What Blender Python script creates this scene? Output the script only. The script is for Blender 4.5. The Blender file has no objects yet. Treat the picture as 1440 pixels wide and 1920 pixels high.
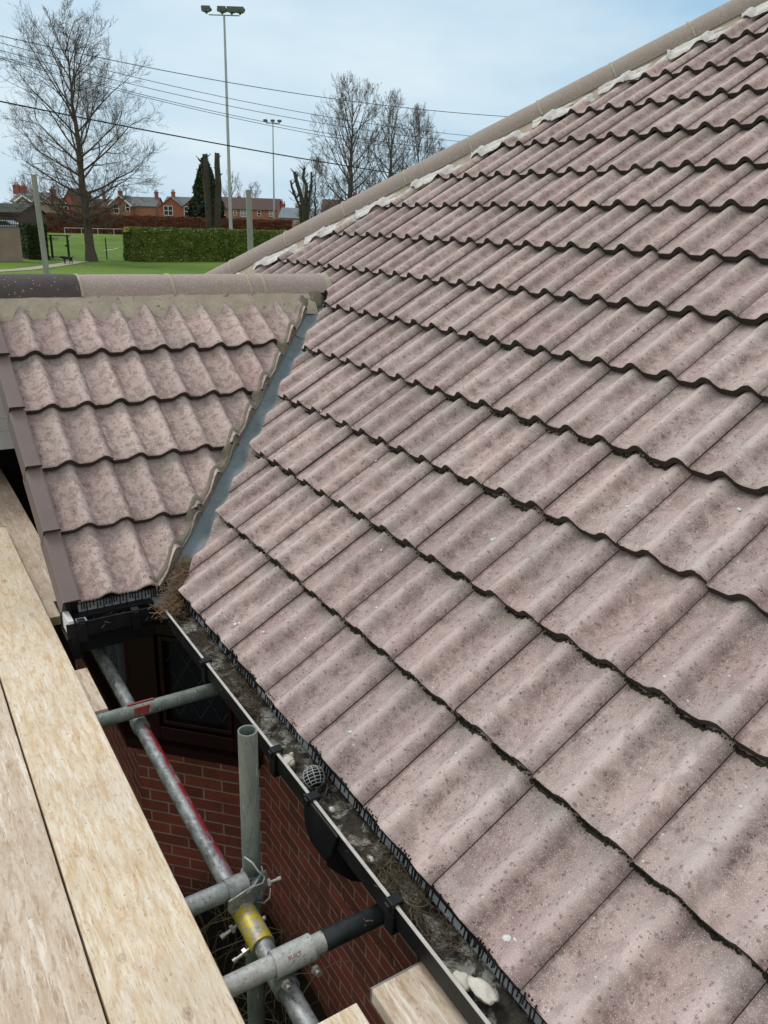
import bpy, bmesh, math, random
import numpy as np
from mathutils import Vector, Matrix, noise as mnoise

# ------------------------------------------------------------------ camera, sky, sun, exposure
scene = bpy.context.scene
COL = scene.collection
RC = np.array([[0.8476451465160793, -0.5296363772141629, 0.03135304641005837],
               [-0.1541615932703771, -0.3024073421166491, -0.9406295777798412],
               [0.5076730333079285, 0.7924866606860969, -0.33798370358129093]])
CAM = np.array([-0.8603697846468452, -2.903321567417054, 1.3707175494632953])
FOC = 1494.157
cd = bpy.data.cameras.new("camera"); cam = bpy.data.objects.new("camera", cd); COL.objects.link(cam)
cd.sensor_fit = 'HORIZONTAL'; cd.sensor_width = 36.0; cd.lens = FOC / 1440 * 36
cd.clip_start = 0.05; cd.clip_end = 3000
m = Matrix.Identity(4)
for i in range(3):
    m[i][0] = RC[0][i]; m[i][1] = -RC[1][i]; m[i][2] = -RC[2][i]; m[i][3] = CAM[i]
cam.matrix_world = m
scene.camera = cam

SUN_EL, SUN_AZ = math.radians(52), math.radians(-24)      # azimuth from +Y towards +X
w = bpy.data.worlds.new("World"); scene.world = w; w.use_nodes = True
wn = w.node_tree; wn.nodes.clear()
wo = wn.nodes.new('ShaderNodeOutputWorld'); bg = wn.nodes.new('ShaderNodeBackground')
sky = wn.nodes.new('ShaderNodeTexSky'); sky.sky_type = 'NISHITA'; sky.sun_disc = False
sky.sun_elevation = SUN_EL; sky.sun_rotation = SUN_AZ; sky.air_density = 1.0; sky.dust_density = 2.0; sky.ozone_density = 1.5
tc = wn.nodes.new('ShaderNodeTexCoord'); mp = wn.nodes.new('ShaderNodeMapping'); mp.inputs['Scale'].default_value = (1, 1, 3.2)
nz = wn.nodes.new('ShaderNodeTexNoise'); nz.inputs['Scale'].default_value = 1.6; nz.inputs['Detail'].default_value = 5; nz.inputs['Roughness'].default_value = .55
cr = wn.nodes.new('ShaderNodeValToRGB')
cr.color_ramp.elements[0].position = .42; cr.color_ramp.elements[0].color = (3.9, 6.15, 8.2, 1)
cr.color_ramp.elements[1].position = .98; cr.color_ramp.elements[1].color = (7.5, 8.9, 9.6, 1)
mx = wn.nodes.new('ShaderNodeMix'); mx.data_type = 'RGBA'; mx.inputs[0].default_value = .9
wn.links.new(tc.outputs['Generated'], mp.inputs[0]); wn.links.new(mp.outputs[0], nz.inputs['Vector'])
sx = wn.nodes.new('ShaderNodeSeparateXYZ'); wn.links.new(tc.outputs['Generated'], sx.inputs[0])
m1 = wn.nodes.new('ShaderNodeMath'); m1.operation = 'MULTIPLY_ADD'; wn.links.new(sx.outputs[2], m1.inputs[0]); m1.inputs[1].default_value = -.75; m1.inputs[2].default_value = .24
m2 = wn.nodes.new('ShaderNodeMath'); m2.operation = 'ADD'; nm_ = wn.nodes.new('ShaderNodeMath'); nm_.operation = 'MULTIPLY_ADD'; wn.links.new(nz.outputs['Fac'], nm_.inputs[0]); nm_.inputs[1].default_value = 2.0; nm_.inputs[2].default_value = -.5; wn.links.new(nm_.outputs[0], m2.inputs[0]); wn.links.new(m1.outputs[0], m2.inputs[1])
wn.links.new(m2.outputs[0], cr.inputs[0]); wn.links.new(sky.outputs[0], mx.inputs[6]); wn.links.new(cr.outputs[0], mx.inputs[7])
# unseen white sky added overhead and behind to neutralise ambient light, bluish over field
dt = wn.nodes.new('ShaderNodeVectorMath'); dt.operation = 'DOT_PRODUCT'; wn.links.new(tc.outputs['Generated'], dt.inputs[0]); dt.inputs[1].default_value = (-.50, -.78, .95)
rm = wn.nodes.new('ShaderNodeMapRange'); rm.interpolation_type = 'SMOOTHSTEP'; rm.inputs['From Min'].default_value = -.45; rm.inputs['From Max'].default_value = .75; wn.links.new(dt.outputs['Value'], rm.inputs['Value'])
mw_ = wn.nodes.new('ShaderNodeMix'); mw_.data_type = 'RGBA'; wn.links.new(rm.outputs[0], mw_.inputs[0]); wn.links.new(mx.outputs[2], mw_.inputs[6]); mw_.inputs[7].default_value = (7.9, 7.85, 7.85, 1)
wn.links.new(mw_.outputs[2], bg.inputs['Color']); bg.inputs['Strength'].default_value = 0.095
wn.links.new(bg.outputs[0], wo.inputs['Surface'])
sd = bpy.data.lights.new("sun", 'SUN'); sd.energy = 1.5; sd.angle = math.radians(20); sd.color = (1.0, .965, .91)
so = bpy.data.objects.new("sun", sd); COL.objects.link(so)
sdir = Vector((math.sin(SUN_AZ) * math.cos(SUN_EL), math.cos(SUN_AZ) * math.cos(SUN_EL), math.sin(SUN_EL)))
so.rotation_euler = sdir.to_track_quat('Z', 'Y').to_euler(); so.location = (0, 0, 30)
scene.view_settings.view_transform = 'Standard'; scene.view_settings.look = 'None'
scene.view_settings.gamma = 1.0; scene.view_settings.exposure = 0.10

# ------------------------------------------------------------------ helpers
TH = math.radians(35); CT, ST = math.cos(TH), math.sin(TH)
FH = np.array([.539, .842, 0.]); ER = np.array([.842, -.539, 0.])
def ray(x, y): return RC.T @ np.array([(x - 720) / FOC, (y - 960) / FOC, 1.])
def hp(px, py, s):
    r = ray(px, py); return CAM + r * (s / (r @ FH))
def gz(s):
    t = min(1., max(0., (s - 88) / 48.)); t = t * t * (3 - 2 * t)
    return -2.5 + 1.05 * t + max(0., s - 136) * .012
def fwd(x, y): return (x - CAM[0]) * FH[0] + (y - CAM[1]) * FH[1]
def gpix(px, py):
    lo, hi = 5., 400.
    for _ in range(40):
        md = (lo + hi) / 2
        if hp(px, py, md)[2] > gz(md): lo = md
        else: hi = md
    return hp(px, py, lo), lo

ORG = {}
def tag(o, label=None, cat=None, group=None, kind=None):
    if label: o['label'] = label
    if cat: o['category'] = cat
    if group: o['group'] = group
    if kind: o['kind'] = kind
    return o
def empty(name, loc, label=None, cat=None, group=None):
    o = bpy.data.objects.new(name, None); COL.objects.link(o); o.location = loc; o.empty_display_size = .2
    ORG[o.name] = np.array(loc, float); return tag(o, label, cat, group)

class MB:
    def __init__(s): s.v = []; s.f = []; s.m = []; s.uv = None; s.n = 0
    def add(s, vs, fs, mi=0):
        n = s.n; vs = [tuple(map(float, p)) for p in vs]
        s.v += vs; s.n += len(vs)
        for f in fs: s.f.append(tuple(i + n for i in f)); s.m.append(mi)
    def box(s, c, size, ax=None, mi=0):
        c = np.array(c, float); A = np.eye(3) if ax is None else np.array(ax, float)
        h = np.array(size, float) / 2; vs = []
        for i in (-1, 1):
            for j in (-1, 1):
                for k in (-1, 1): vs.append(c + A[0] * h[0] * i + A[1] * h[1] * j + A[2] * h[2] * k)
        s.add(vs, [(0, 1, 3, 2), (4, 6, 7, 5), (0, 4, 5, 1), (2, 3, 7, 6), (0, 2, 6, 4), (1, 5, 7, 3)], mi)
    def bb(s, x0, x1, y0, y1, z0, z1, mi=0): s.box(((x0 + x1) / 2, (y0 + y1) / 2, (z0 + z1) / 2), (x1 - x0, y1 - y0, z1 - z0), None, mi)
    def tube(s, pts, r, sides=8, mi=0, cap=True):
        P = [np.array(p, float) for p in pts]; n = len(P)
        rr = r if hasattr(r, '__len__') else [r] * n
        t0 = P[1] - P[0]; ref = np.array([0, 0, 1.]) if abs(t0[2]) < .9 * np.linalg.norm(t0) else np.array([1., 0, 0])
        vs = []
        for i in range(n):
            t = P[min(i + 1, n - 1)] - P[max(i - 1, 0)]; t /= (np.linalg.norm(t) + 1e-12)
            a = np.cross(t, ref); a /= (np.linalg.norm(a) + 1e-12); b = np.cross(t, a); ref = -b if False else ref
            for k in range(sides):
                an = 2 * math.pi * k / sides; vs.append(P[i] + rr[i] * (a * math.cos(an) + b * math.sin(an)))
        fs = []
        for i in range(n - 1):
            for k in range(sides):
                k2 = (k + 1) % sides; fs.append((i * sides + k, i * sides + k2, (i + 1) * sides + k2, (i + 1) * sides + k))
        if cap: fs.append(tuple(range(sides))[::-1]); fs.append(tuple((n - 1) * sides + k for k in range(sides)))
        s.add(vs, fs, mi)
    def pipe(s, p0, p1, ro, ri, sides=28, mi=0):
        p0 = np.array(p0, float); p1 = np.array(p1, float); t = p1 - p0; t /= np.linalg.norm(t)
        ref = np.array([0, 0, 1.]) if abs(t[2]) < .9 else np.array([1., 0, 0]); a = np.cross(t, ref); a /= np.linalg.norm(a); b = np.cross(t, a)
        vs = []
        for (p, r) in ((p0, ri), (p0, ro), (p1, ro), (p1, ri)):
            for k in range(sides):
                an = 2 * math.pi * k / sides; vs.append(p + r * (a * math.cos(an) + b * math.sin(an)))
        fs = []
        for j in range(4):
            j2 = (j + 1) % 4
            for k in range(sides):
                k2 = (k + 1) % sides; fs.append((j * sides + k, j * sides + k2, j2 * sides + k2, j2 * sides + k))
        s.add(vs, fs, mi)
    def prism(s, poly, d, mi=0):
        poly = [np.array(p, float) for p in poly]; d = np.array(d, float); n = len(poly)
        s.add(poly + [p + d for p in poly], [tuple(range(n))[::-1], tuple(range(n, 2 * n))] + [(i, (i + 1) % n, (i + 1) % n + n, i + n) for i in range(n)], mi)
    def blob(s, c, size, seed=0, sub=2, rough=.25, mi=0, ax=None):
        bm = bmesh.new(); bmesh.ops.create_icosphere(bm, subdivisions=sub, radius=1)
        A = np.eye(3) if ax is None else np.array(ax)
        vs = []
        for v in bm.verts:
            d = 1 + rough * mnoise.noise(v.co * 1.7 + Vector((seed * 7.3, seed * 3.1, seed)))
            q = np.array(v.co) * d * np.array(size); vs.append(np.array(c) + q @ A)
        s.add(vs, [tuple(x.index for x in f.verts) for f in bm.faces], mi); bm.free()
    def build(s, name, mats, parent=None, smooth=False, angle=None, origin=None, kind=None, label=None):
        me = bpy.data.meshes.new(name)
        V = np.array(s.v, float).reshape(-1, 3)
        if parent is not None: o0 = ORG[parent.name]
        elif origin is not None: o0 = np.array(origin, float)
        else: o0 = np.array([V[:, 0].mean(), V[:, 1].mean(), V[:, 2].min()])
        me.from_pydata((V - o0).tolist(), [], s.f)
        if not isinstance(mats, (list, tuple)): mats = [mats]
        for mt in mats: me.materials.append(mt)
        me.polygons.foreach_set('material_index', s.m)
        if smooth: me.polygons.foreach_set('use_smooth', [True] * len(me.polygons))
        me.update()
        if smooth and angle:
            try: me.set_sharp_from_angle(angle=math.radians(angle))
            except Exception: pass
        o = bpy.data.objects.new(name, me); COL.objects.link(o)
        if parent is None: o.location = o0
        else: o.parent = parent
        ORG[o.name] = o0
        if kind: o['kind'] = kind
        if label: o['label'] = label
        return o

def bevel(o, wd=.003, seg=2):
    md = o.modifiers.new('bevel', 'BEVEL'); md.width = wd; md.segments = seg; md.limit_method = 'ANGLE'; md.angle_limit = math.radians(40)
    return o

# ---- node helpers
class NT:
    def __init__(s, name, rough=.8, metal=0., spec=.3):
        s.mat = bpy.data.materials.new(name); s.mat.use_nodes = True; s.t = s.mat.node_tree
        s.b = s.t.nodes['Principled BSDF']; s.b.inputs['Roughness'].default_value = rough; s.b.inputs['Metallic'].default_value = metal
        s.b.inputs['Specular IOR Level'].default_value = spec
    def n(s, ty, **kw):
        nd = s.t.nodes.new(ty)
        for k, v in kw.items(): setattr(nd, k, v)
        return nd
    def l(s, a, b): s.t.links.new(a, b)
    def put(s, sock, v):
        if isinstance(v, bpy.types.NodeSocket): s.l(v, sock)
        elif isinstance(v, (tuple, list)) and len(v) == 3 and sock.type == 'RGBA': sock.default_value = (*v, 1)
        else: sock.default_value = v
    def obj(s, scale=(1, 1, 1), loc=(0, 0, 0), src='Object'):
        t = s.n('ShaderNodeTexCoord'); mpn = s.n('ShaderNodeMapping'); mpn.inputs['Scale'].default_value = scale; mpn.inputs['Location'].default_value = loc
        s.l(t.outputs[src], mpn.inputs[0]); return mpn.outputs[0]
    def uv(s, name, scale=(1, 1, 1)):
        t = s.n('ShaderNodeUVMap'); t.uv_map = name; mpn = s.n('ShaderNodeMapping'); mpn.inputs['Scale'].default_value = scale
        s.l(t.outputs[0], mpn.inputs[0]); return mpn.outputs[0]
    def noise(s, vec, scale, detail=4, rough=.55, dist=0., out='Fac'):
        nd = s.n('ShaderNodeTexNoise'); s.l(vec, nd.inputs['Vector']); nd.inputs['Scale'].default_value = scale
        nd.inputs['Detail'].default_value = detail; nd.inputs['Roughness'].default_value = rough; nd.inputs['Distortion'].default_value = dist
        return nd.outputs[out]
    def voro(s, vec, scale, out='Distance', rand=1., flat=False):
        nd = s.n('ShaderNodeTexVoronoi', voronoi_dimensions='2D' if flat else '3D'); s.l(vec, nd.inputs['Vector']); nd.inputs['Scale'].default_value = scale; nd.inputs['Randomness'].default_value = rand
        return nd.outputs[out], nd
    def ramp(s, fac, stops, interp='LINEAR'):
        nd = s.n('ShaderNodeValToRGB'); nd.color_ramp.interpolation = interp; s.l(fac, nd.inputs[0])
        el = nd.color_ramp.elements
        while len(el) < len(stops): el.new(.5)
        for e, (p, c) in zip(el, stops):
            e.position = p; e.color = (c, c, c, 1) if not hasattr(c, '__len__') else (*c, 1)
        return nd.outputs[0]
    def mix(s, f, a, b, blend='MIX'):
        nd = s.n('ShaderNodeMix'); nd.data_type = 'RGBA'; nd.blend_type = blend
        s.put(nd.inputs[0], f); s.put(nd.inputs[6], a); s.put(nd.inputs[7], b); return nd.outputs[2]
    def math(s, op, a, b=0.):
        nd = s.n('ShaderNodeMath'); nd.operation = op; s.put(nd.inputs[0], a); s.put(nd.inputs[1], b); return nd.outputs[0]
    def vadd(s, a, b):
        nd = s.n('ShaderNodeVectorMath'); nd.operation = 'ADD'; s.l(a, nd.inputs[0]); s.l(b, nd.inputs[1]); return nd.outputs[0]
    def vscale(s, a, k):
        nd = s.n('ShaderNodeVectorMath'); nd.operation = 'SCALE'; s.l(a, nd.inputs[0]); s.put(nd.inputs['Scale'], k); return nd.outputs[0]
    def sep(s, v):
        nd = s.n('ShaderNodeSeparateXYZ'); s.l(v, nd.inputs[0]); return nd.outputs
    def attr(s, name, out='Color'):
        nd = s.n('ShaderNodeAttribute'); nd.attribute_name = name; return nd.outputs[out]
    def col(s, v): s.put(s.b.inputs['Base Color'], v); return s
    def bump(s, h, strength=.3, dist=.002, prev=None):
        nd = s.n('ShaderNodeBump'); nd.inputs['Strength'].default_value = strength; nd.inputs['Distance'].default_value = dist
        s.l(h, nd.inputs['Height'])
        if prev is not None: s.l(prev, nd.inputs['Normal'])
        s.l(nd.outputs[0], s.b.inputs['Normal']); return nd.outputs[0]

def plain(name, c, rough=.7, var=.12, scale=6, metal=0., bump=0., spec=.3):
    t = NT(name, rough, metal, spec); v = t.obj()
    nf = t.noise(v, scale, 5, .6)
    t.col(t.mix(nf, tuple(x * (1 - var * 1.6) for x in c), tuple(min(1, x * (1 + var * 1.6)) for x in c)))
    if bump: t.bump(t.noise(v, scale * 8, 3), .5, bump)
    return t.mat

# ------------------------------------------------------------------ materials
def tile_material(name, blotch, pink, grey, dark):
    t = NT(name, .82, 0, .25)
    uv = t.uv('surf'); rnd = t.attr('rnd')
    off = t.vscale(rnd, 9.0); v = t.vadd(uv, off)
    ph = t.sep(t.uv('phase')); pu, pv = ph[0], ph[1]
    rs = t.sep(rnd)
    base = t.mix(t.ramp(t.noise(v, 4.5, 3), [(.35, 0), (.65, 1)]), pink, grey)
    base = t.mix(t.ramp(t.noise(uv, 1.1, 2), [(.3, 0), (.7, .55)]), base, tuple(c * .93 for c in grey))
    br = t.math('ADD', t.math('MULTIPLY', rs[0], .30), .84)
    base = t.mix(1.0, base, br, 'MULTIPLY')
    base = t.mix(t.math('MULTIPLY', t.ramp(rs[1], [(.55, 0), (1., 1)]), .35), base, tuple(c * 1.02 for c in grey))
    base = t.mix(t.ramp(t.noise(uv, 1.7, 5, .65), [(.55, 0), (.70, .28)]), base, (.28, .262, .225))
    # roll shading painted in with wear: dark pans, light crests, stripe beside each roll
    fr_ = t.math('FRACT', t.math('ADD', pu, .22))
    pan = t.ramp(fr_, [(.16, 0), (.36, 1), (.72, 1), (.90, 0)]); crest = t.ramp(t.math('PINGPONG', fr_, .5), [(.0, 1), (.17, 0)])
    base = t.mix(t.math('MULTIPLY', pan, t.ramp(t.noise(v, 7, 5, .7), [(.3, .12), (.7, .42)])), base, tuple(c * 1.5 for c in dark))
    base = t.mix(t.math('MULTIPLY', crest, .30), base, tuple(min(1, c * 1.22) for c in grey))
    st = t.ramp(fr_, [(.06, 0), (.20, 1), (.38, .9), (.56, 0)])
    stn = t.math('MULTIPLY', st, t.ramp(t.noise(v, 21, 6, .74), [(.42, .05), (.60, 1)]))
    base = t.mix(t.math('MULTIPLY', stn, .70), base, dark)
    bl = t.ramp(t.noise(t.uvs(v, blotch), 1.0, 5, .66, .6), [(.50, 0), (.565, 1)])
    base = t.mix(t.math('MULTIPLY', bl, .46 if blotch[0] > 20 else .30), base, dark)
    # dark freckles
    d, nd = t.voro(t.vadd(v, t.vscale(t.noise(v, 9, 2, .5, 0, 'Color'), .05)), 42, flat=True); big = t.sep(nd.outputs['Color'])[0]
    fr = t.math('MULTIPLY', t.ramp(t.math('ADD', d, t.math('MULTIPLY', t.noise(v, 130, 3, .7), .30)), [(.24, 1), (.36, 0)]), t.math('GREATER_THAN', big, .58))
    base = t.mix(t.math('MULTIPLY', fr, .62), base, tuple(c * .8 for c in dark))
    d3, nd3 = t.voro(v, 120, flat=True); b3 = t.sep(nd3.outputs['Color'])[1]
    fr3 = t.math('MULTIPLY', t.math('LESS_THAN', t.math('ADD', d3, t.math('MULTIPLY', t.noise(v, 400, 2), .2)), .34), t.math('GREATER_THAN', b3, .90))
    base = t.mix(t.math('MULTIPLY', fr3, .6), base, tuple(c * .5 for c in dark))
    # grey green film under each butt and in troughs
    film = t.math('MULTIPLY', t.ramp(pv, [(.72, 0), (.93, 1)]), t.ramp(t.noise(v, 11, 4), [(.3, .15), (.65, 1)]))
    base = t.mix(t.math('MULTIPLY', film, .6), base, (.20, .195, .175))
    # grit
    g = t.noise(v, 520, 2, .6); base = t.mix(.8, base, t.ramp(g, [(.28, .62), (.72, 1.0)]), 'MULTIPLY'); base = t.mix(1., base, (1.20, 1.20, 1.20), 'MULTIPLY')
    d2, nd2 = t.voro(v, 400, flat=True); b2 = t.sep(nd2.outputs['Color'])[2]
    sp = t.math('MULTIPLY', t.math('LESS_THAN', d2, .30), t.math('GREATER_THAN', b2, .80))
    base = t.mix(t.math('MULTIPLY', sp, .7), base, (.78, .70, .64))
    d4, nd4 = t.voro(v, 26, flat=True); b4 = t.sep(nd4.outputs['Color'])[2]
    sp4 = t.math('MULTIPLY', t.math('LESS_THAN', t.math('ADD', d4, t.math('MULTIPLY', t.noise(v, 200, 2), .1)), .12), t.math('GREATER_THAN', b4, .955))
    base = t.mix(t.math('MULTIPLY', sp4, .8), base, (.62, .63, .57))
    t.col(base)
    b = t.bump(t.noise(v, 420, 3, .7), .55, .0016)
    t.bump(t.noise(v, 40, 4, .6), .35, .004, b)
    return t.mat
def _uvs(s, v, sc):
    mpn = s.n('ShaderNodeMapping'); mpn.inputs['Scale'].default_value = (sc[0], sc[1], 1); s.l(v, mpn.inputs[0]); return mpn.outputs[0]
NT.uvs = _uvs

PINK, GREY, DARK = (.500, .365, .355), (.460, .395, .375), (.165, .115, .107)
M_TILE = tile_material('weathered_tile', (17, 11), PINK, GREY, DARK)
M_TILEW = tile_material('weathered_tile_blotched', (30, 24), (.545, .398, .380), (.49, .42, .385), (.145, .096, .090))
def mk():
    t = NT('tile_edge_grime', .95); v = t.obj()
    t.col(t.mix(t.ramp(t.noise(v, 9, 4), [(.5, 0), (.66, 1)]), (.050, .037, .030), (.034, .042, .018))); t.bump(t.noise(v, 160, 4), .8, .004); return t.mat
M_EDGE = mk()
def mk():
    t = NT('moss_and_shade', .98); v = t.obj()
    t.col(t.mix(t.ramp(t.noise(v, 14, 3), [(.4, 0), (.68, 1)]), (.028, .026, .019), (.042, .050, .018))); t.bump(t.noise(v, 300, 3), 1, .003); return t.mat
M_MOSS_SHADE = mk()  # darkened so the mossy tufts also carry the butt shade
def ridge_mat(name, a, b, speck=.82):
    t = NT(name, .88); v = t.obj()
    base = t.mix(t.ramp(t.noise(v, 16, 5, .65), [(.35, 0), (.65, 1)]), a, b)
    g = t.noise(v, 260, 2, .6); base = t.mix(.45, base, t.mix(t.ramp(g, [(.3, 0), (.7, 1)]), tuple(c * .5 for c in a), tuple(min(1, c * 1.5) for c in b)))
    d, nd = t.voro(v, 150); sp = t.math('MULTIPLY', t.math('LESS_THAN', d, .36), t.math('GREATER_THAN', t.sep(nd.outputs['Color'])[0], speck))
    base = t.mix(t.math('MULTIPLY', sp, .8), base, (.6, .58, .5)); t.col(base)
    b1 = t.bump(t.noise(v, 240, 3, .7), .6, .003); t.bump(t.noise(v, 24, 3), .3, .01, b1); return t.mat
M_RIDGE = ridge_mat('weathered_ridge_tile', (.37, .295, .275), (.36, .32, .285), .8)
M_HIP = ridge_mat('weathered_hip_tile', (.33, .275, .25), (.33, .295, .26), .9)
M_RIDGED = ridge_mat('dark_ridge_tile', (.075, .066, .066), (.095, .085, .083), .96)
def mk(name, a, b, c, s=14):
    t = NT(name, .95); v = t.obj()
    base = t.mix(t.ramp(t.noise(v, s, 5, .7), [(.35, 0), (.62, 1)]), a, b)
    base = t.mix(t.ramp(t.noise(v, s * 2.3, 4, .7, .4), [(.6, 0), (.68, 1)]), base, c); t.col(base)
    t.bump(t.noise(v, 120, 5, .7), .9, .006); return t.mat
M_MORTAR = mk('lichened_mortar', (.54, .49, .39), (.42, .385, .30), (.20, .19, .15))
M_JOINT = mk('pale_joint_mortar', (.50, .46, .37), (.42, .39, .31), (.33, .31, .24), 30)
M_MORTARG = mk('green_mortar', (.28, .255, .20), (.19, .18, .135), (.38, .35, .29))
M_SEAL = mk('white_sealant', (.60, .60, .58), (.74, .74, .72), (.30, .285, .25), 26)
def mk():
    t = NT('valley_lining_grey', .72, 0, .3); v = t.obj()
    base = t.mix(t.ramp(t.noise(v, 5, 4, .6), [(.35, 0), (.65, 1)]), (.150, .205, .235), (.205, .260, .285))
    base = t.mix(t.ramp(t.noise(t.obj((9, 9, 9)), 3, 5, .75), [(.50, 0), (.66, .7)]), base, (.27, .27, .24))
    base = t.mix(t.ramp(t.noise(v, 38, 5, .75), [(.58, 0), (.66, .6)]), base, (.08, .10, .10)); t.col(base); t.bump(t.noise(v, 12, 3), .25, .01); return t.mat
M_LEAD = mk()
def mk():
    t = NT('black_gutter_plastic', .45, 0, .25); v = t.obj()
    t.col(t.mix(t.ramp(t.noise(v, 8, 4), [(.5, 0), (.75, 1)]), (.006, .007, .008), (.016, .017, .017))); return t.mat
M_BLACK = mk()
M_RIM = plain('pale_gutter_rim', (.50, .49, .45), .5, .25, 30)  # pale grey strip on top of the front lip
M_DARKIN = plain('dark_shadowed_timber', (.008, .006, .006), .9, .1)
M_PALE = plain('pale_fascia_edge', (.30, .33, .35), .7, .25, 12)
M_WHITE = plain('white_plastic', (.62, .64, .64), .45, .06, 10)
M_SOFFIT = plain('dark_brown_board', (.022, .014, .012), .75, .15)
def brick_mat(name, loc=(0, 0, 0), c1=(.205, .056, .036), c2=(.10, .034, .024), mortar=(.26, .21, .15), far=False):
    t = NT(name, .9); u = t.uv('surf')
    br = t.n('ShaderNodeTexBrick'); mpn = t.n('ShaderNodeMapping'); mpn.inputs['Location'].default_value = loc; t.l(u, mpn.inputs[0]); t.l(mpn.outputs[0], br.inputs['Vector'])
    br.inputs['Scale'].default_value = 1.0; br.inputs['Brick Width'].default_value = .225; br.inputs['Row Height'].default_value = .075
    br.inputs['Mortar Size'].default_value = .0052; br.inputs['Mortar Smooth'].default_value = .15; br.inputs['Bias'].default_value = -.1
    br.offset = .5; br.squash = 1
    br.inputs['Color1'].default_value = (*c1, 1); br.inputs['Color2'].default_value = (*c2, 1); br.inputs['Mortar'].default_value = (*mortar, 1)
    c = t.mix(.7, br.outputs['Color'], t.mix(t.noise(u, 26, 5, .65), (.45, .4, .4), (1.6, 1.5, 1.5)), 'MULTIPLY')
    c = t.mix(t.ramp(t.noise(u, 3.2, 4, .6), [(.5, 0), (.68, .5)]), c, (.045, .020, .014))
    t.col(c)
    h = t.math('ADD', t.math('MULTIPLY', br.outputs['Fac'], -1.), t.math('MULTIPLY', t.noise(u, 120, 3), .25)); t.bump(h, .7, .006)
    return t.mat
M_BRICK = brick_mat('red_brick')
def mk(name, dirty, off):
    t = NT(name, .78, 0, .2); v = t.obj((1, 1, 1), off)
    a = t.noise(t.obj((44, 7, 44), off), 1, 6, .72, .35)
    if dirty: c1, c2, c3 = (.52, .41, .30), (.64, .55, .44), (.36, .23, .145)
    else: c1, c2, c3 = (.62, .49, .32), (.74, .66, .52), (.56, .35, .17)
    base = t.mix(t.ramp(a, [(.36, 0), (.56, 1)]), c1, c2)
    base = t.mix(t.ramp(t.noise(t.obj((48, 11, 48), (off[0] + 5, 3, 1)), 1, 5, .75, .5), [(.51, 0), (.62, .6)]), base, c3)
    base = t.mix(t.ramp(t.noise(t.obj((60, 5, 60), off), 1, 6, .75), [(.54, 0), (.62, .65)]), base, (.84, .80, .72))
    base = t.mix(t.ramp(t.noise(v, 2.6, 3), [(.45, 0), (.7, .4)]), base, (.50, .44, .36))
    # fine scratches and dark pits
    base = t.mix(t.ramp(t.noise(t.obj((210, 26, 210), off), 1, 3, .7), [(.56, 0), (.70, .6)]), base, (.27, .20, .13))
    base = t.mix(.55, base, t.mix(t.noise(t.obj((330, 16, 330), off), 1, 4, .7), (.55, .53, .5), (1.45, 1.45, 1.45)), 'MULTIPLY')
    d, nd = t.voro(v, 42); sp = t.math('MULTIPLY', t.math('LESS_THAN', t.math('ADD', d, t.math('MULTIPLY', t.noise(v, 200, 2), .2)), .24), t.math('GREATER_THAN', t.sep(nd.outputs['Color'])[0], .72))
    base = t.mix(t.math('MULTIPLY', sp, .45), base, (.20, .16, .12))
    # knots as grey rings
    d, nd = t.voro(t.obj((7.5, 5, 6), (off[0] + 2, off[1], 0)), 1, flat=True); dd = t.math('ADD', t.math('SUBTRACT', d, .05), t.math('MULTIPLY', t.noise(v, 34, 4), .16))
    k = t.math('MULTIPLY', t.ramp(dd, [(.0, .9), (.04, .9), (.055, .35), (.085, .6), (.12, 0)]), t.math('GREATER_THAN', t.sep(nd.outputs['Color'])[1], .80))
    base = t.mix(t.math('MULTIPLY', k, .6), base, (.16, .13, .11)); t.col(base)
    t.bump(a, .3, .002); return t.mat
M_BOARD = mk('worn_board_timber', False, (0, 0, 0)); M_BOARD2 = mk('grey_worn_board_timber', True, (3.3, 1.7, 0)); M_BOARD3 = mk('muddy_board_timber', True, (7.3, 4.7, 0))
M_STEELBAND = plain('board_end_steel', (.30, .30, .29), .5, .3, 40, .5)
def galv(name, a=(.36, .38, .37), b=(.20, .23, .22), metal=.45, extra=None, sc=(1, 1, 1), rough=.5):
    t = NT(name, rough, metal, .5); v = t.obj(sc)
    base = t.mix(t.ramp(t.noise(v, 30, 5, .7), [(.35, 0), (.62, 1)]), a, b)
    base = t.mix(t.ramp(t.noise(v, 90, 4, .75), [(.55, 0), (.66, .75)]), base, tuple(c * .35 for c in b))
    base = t.mix(t.ramp(t.noise(v, 55, 3, .7, .3), [(.62, 0), (.70, .7)]), base, (.56, .57, .54))
    if extra is not None: base = extra(t, v, base)
    t.col(base); t.bump(t.noise(v, 70, 4, .7), .3, .002); return t.mat
M_GALV = galv('galvanised_steel')
M_GALVG = galv('weathered_green_steel', (.235, .275, .245), (.155, .185, .165), .3, None, (1, 1, .18), .6)
M_GALVW = galv('pale_worn_steel', (.52, .53, .50), (.36, .37, .35), .35)
M_DARKST = galv('black_painted_steel', (.035, .042, .046), (.018, .022, .026), .2, None, (.5, 1, 1), .45)
def _red(t, v, base):
    s_ = t.sep(v); m1 = t.ramp(t.noise(t.obj((1, .35, 1)), 60, 4, .7), [(.40, 0), (.48, 1)])
    geo = t.n('ShaderNodeNewGeometry'); nx = t.sep(geo.outputs['Normal'])[0]
    py = t.sep(geo.outputs['Position'])[1]
    side = t.math('MULTIPLY', t.ramp(nx, [(.05, 0), (.3, 1)]), t.ramp(t.math('ADD', t.math('MULTIPLY', py, .5), 1.), [(.30, 0), (.42, 1), (.74, 1), (.77, 0)]))
    return t.mix(t.math('MULTIPLY', m1, side), base, (.33, .018, .03))
M_LEDGER = galv('steel_with_red_paint', (.33, .35, .36), (.12, .13, .13), .3, _red, (1, .6, 1))
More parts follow.
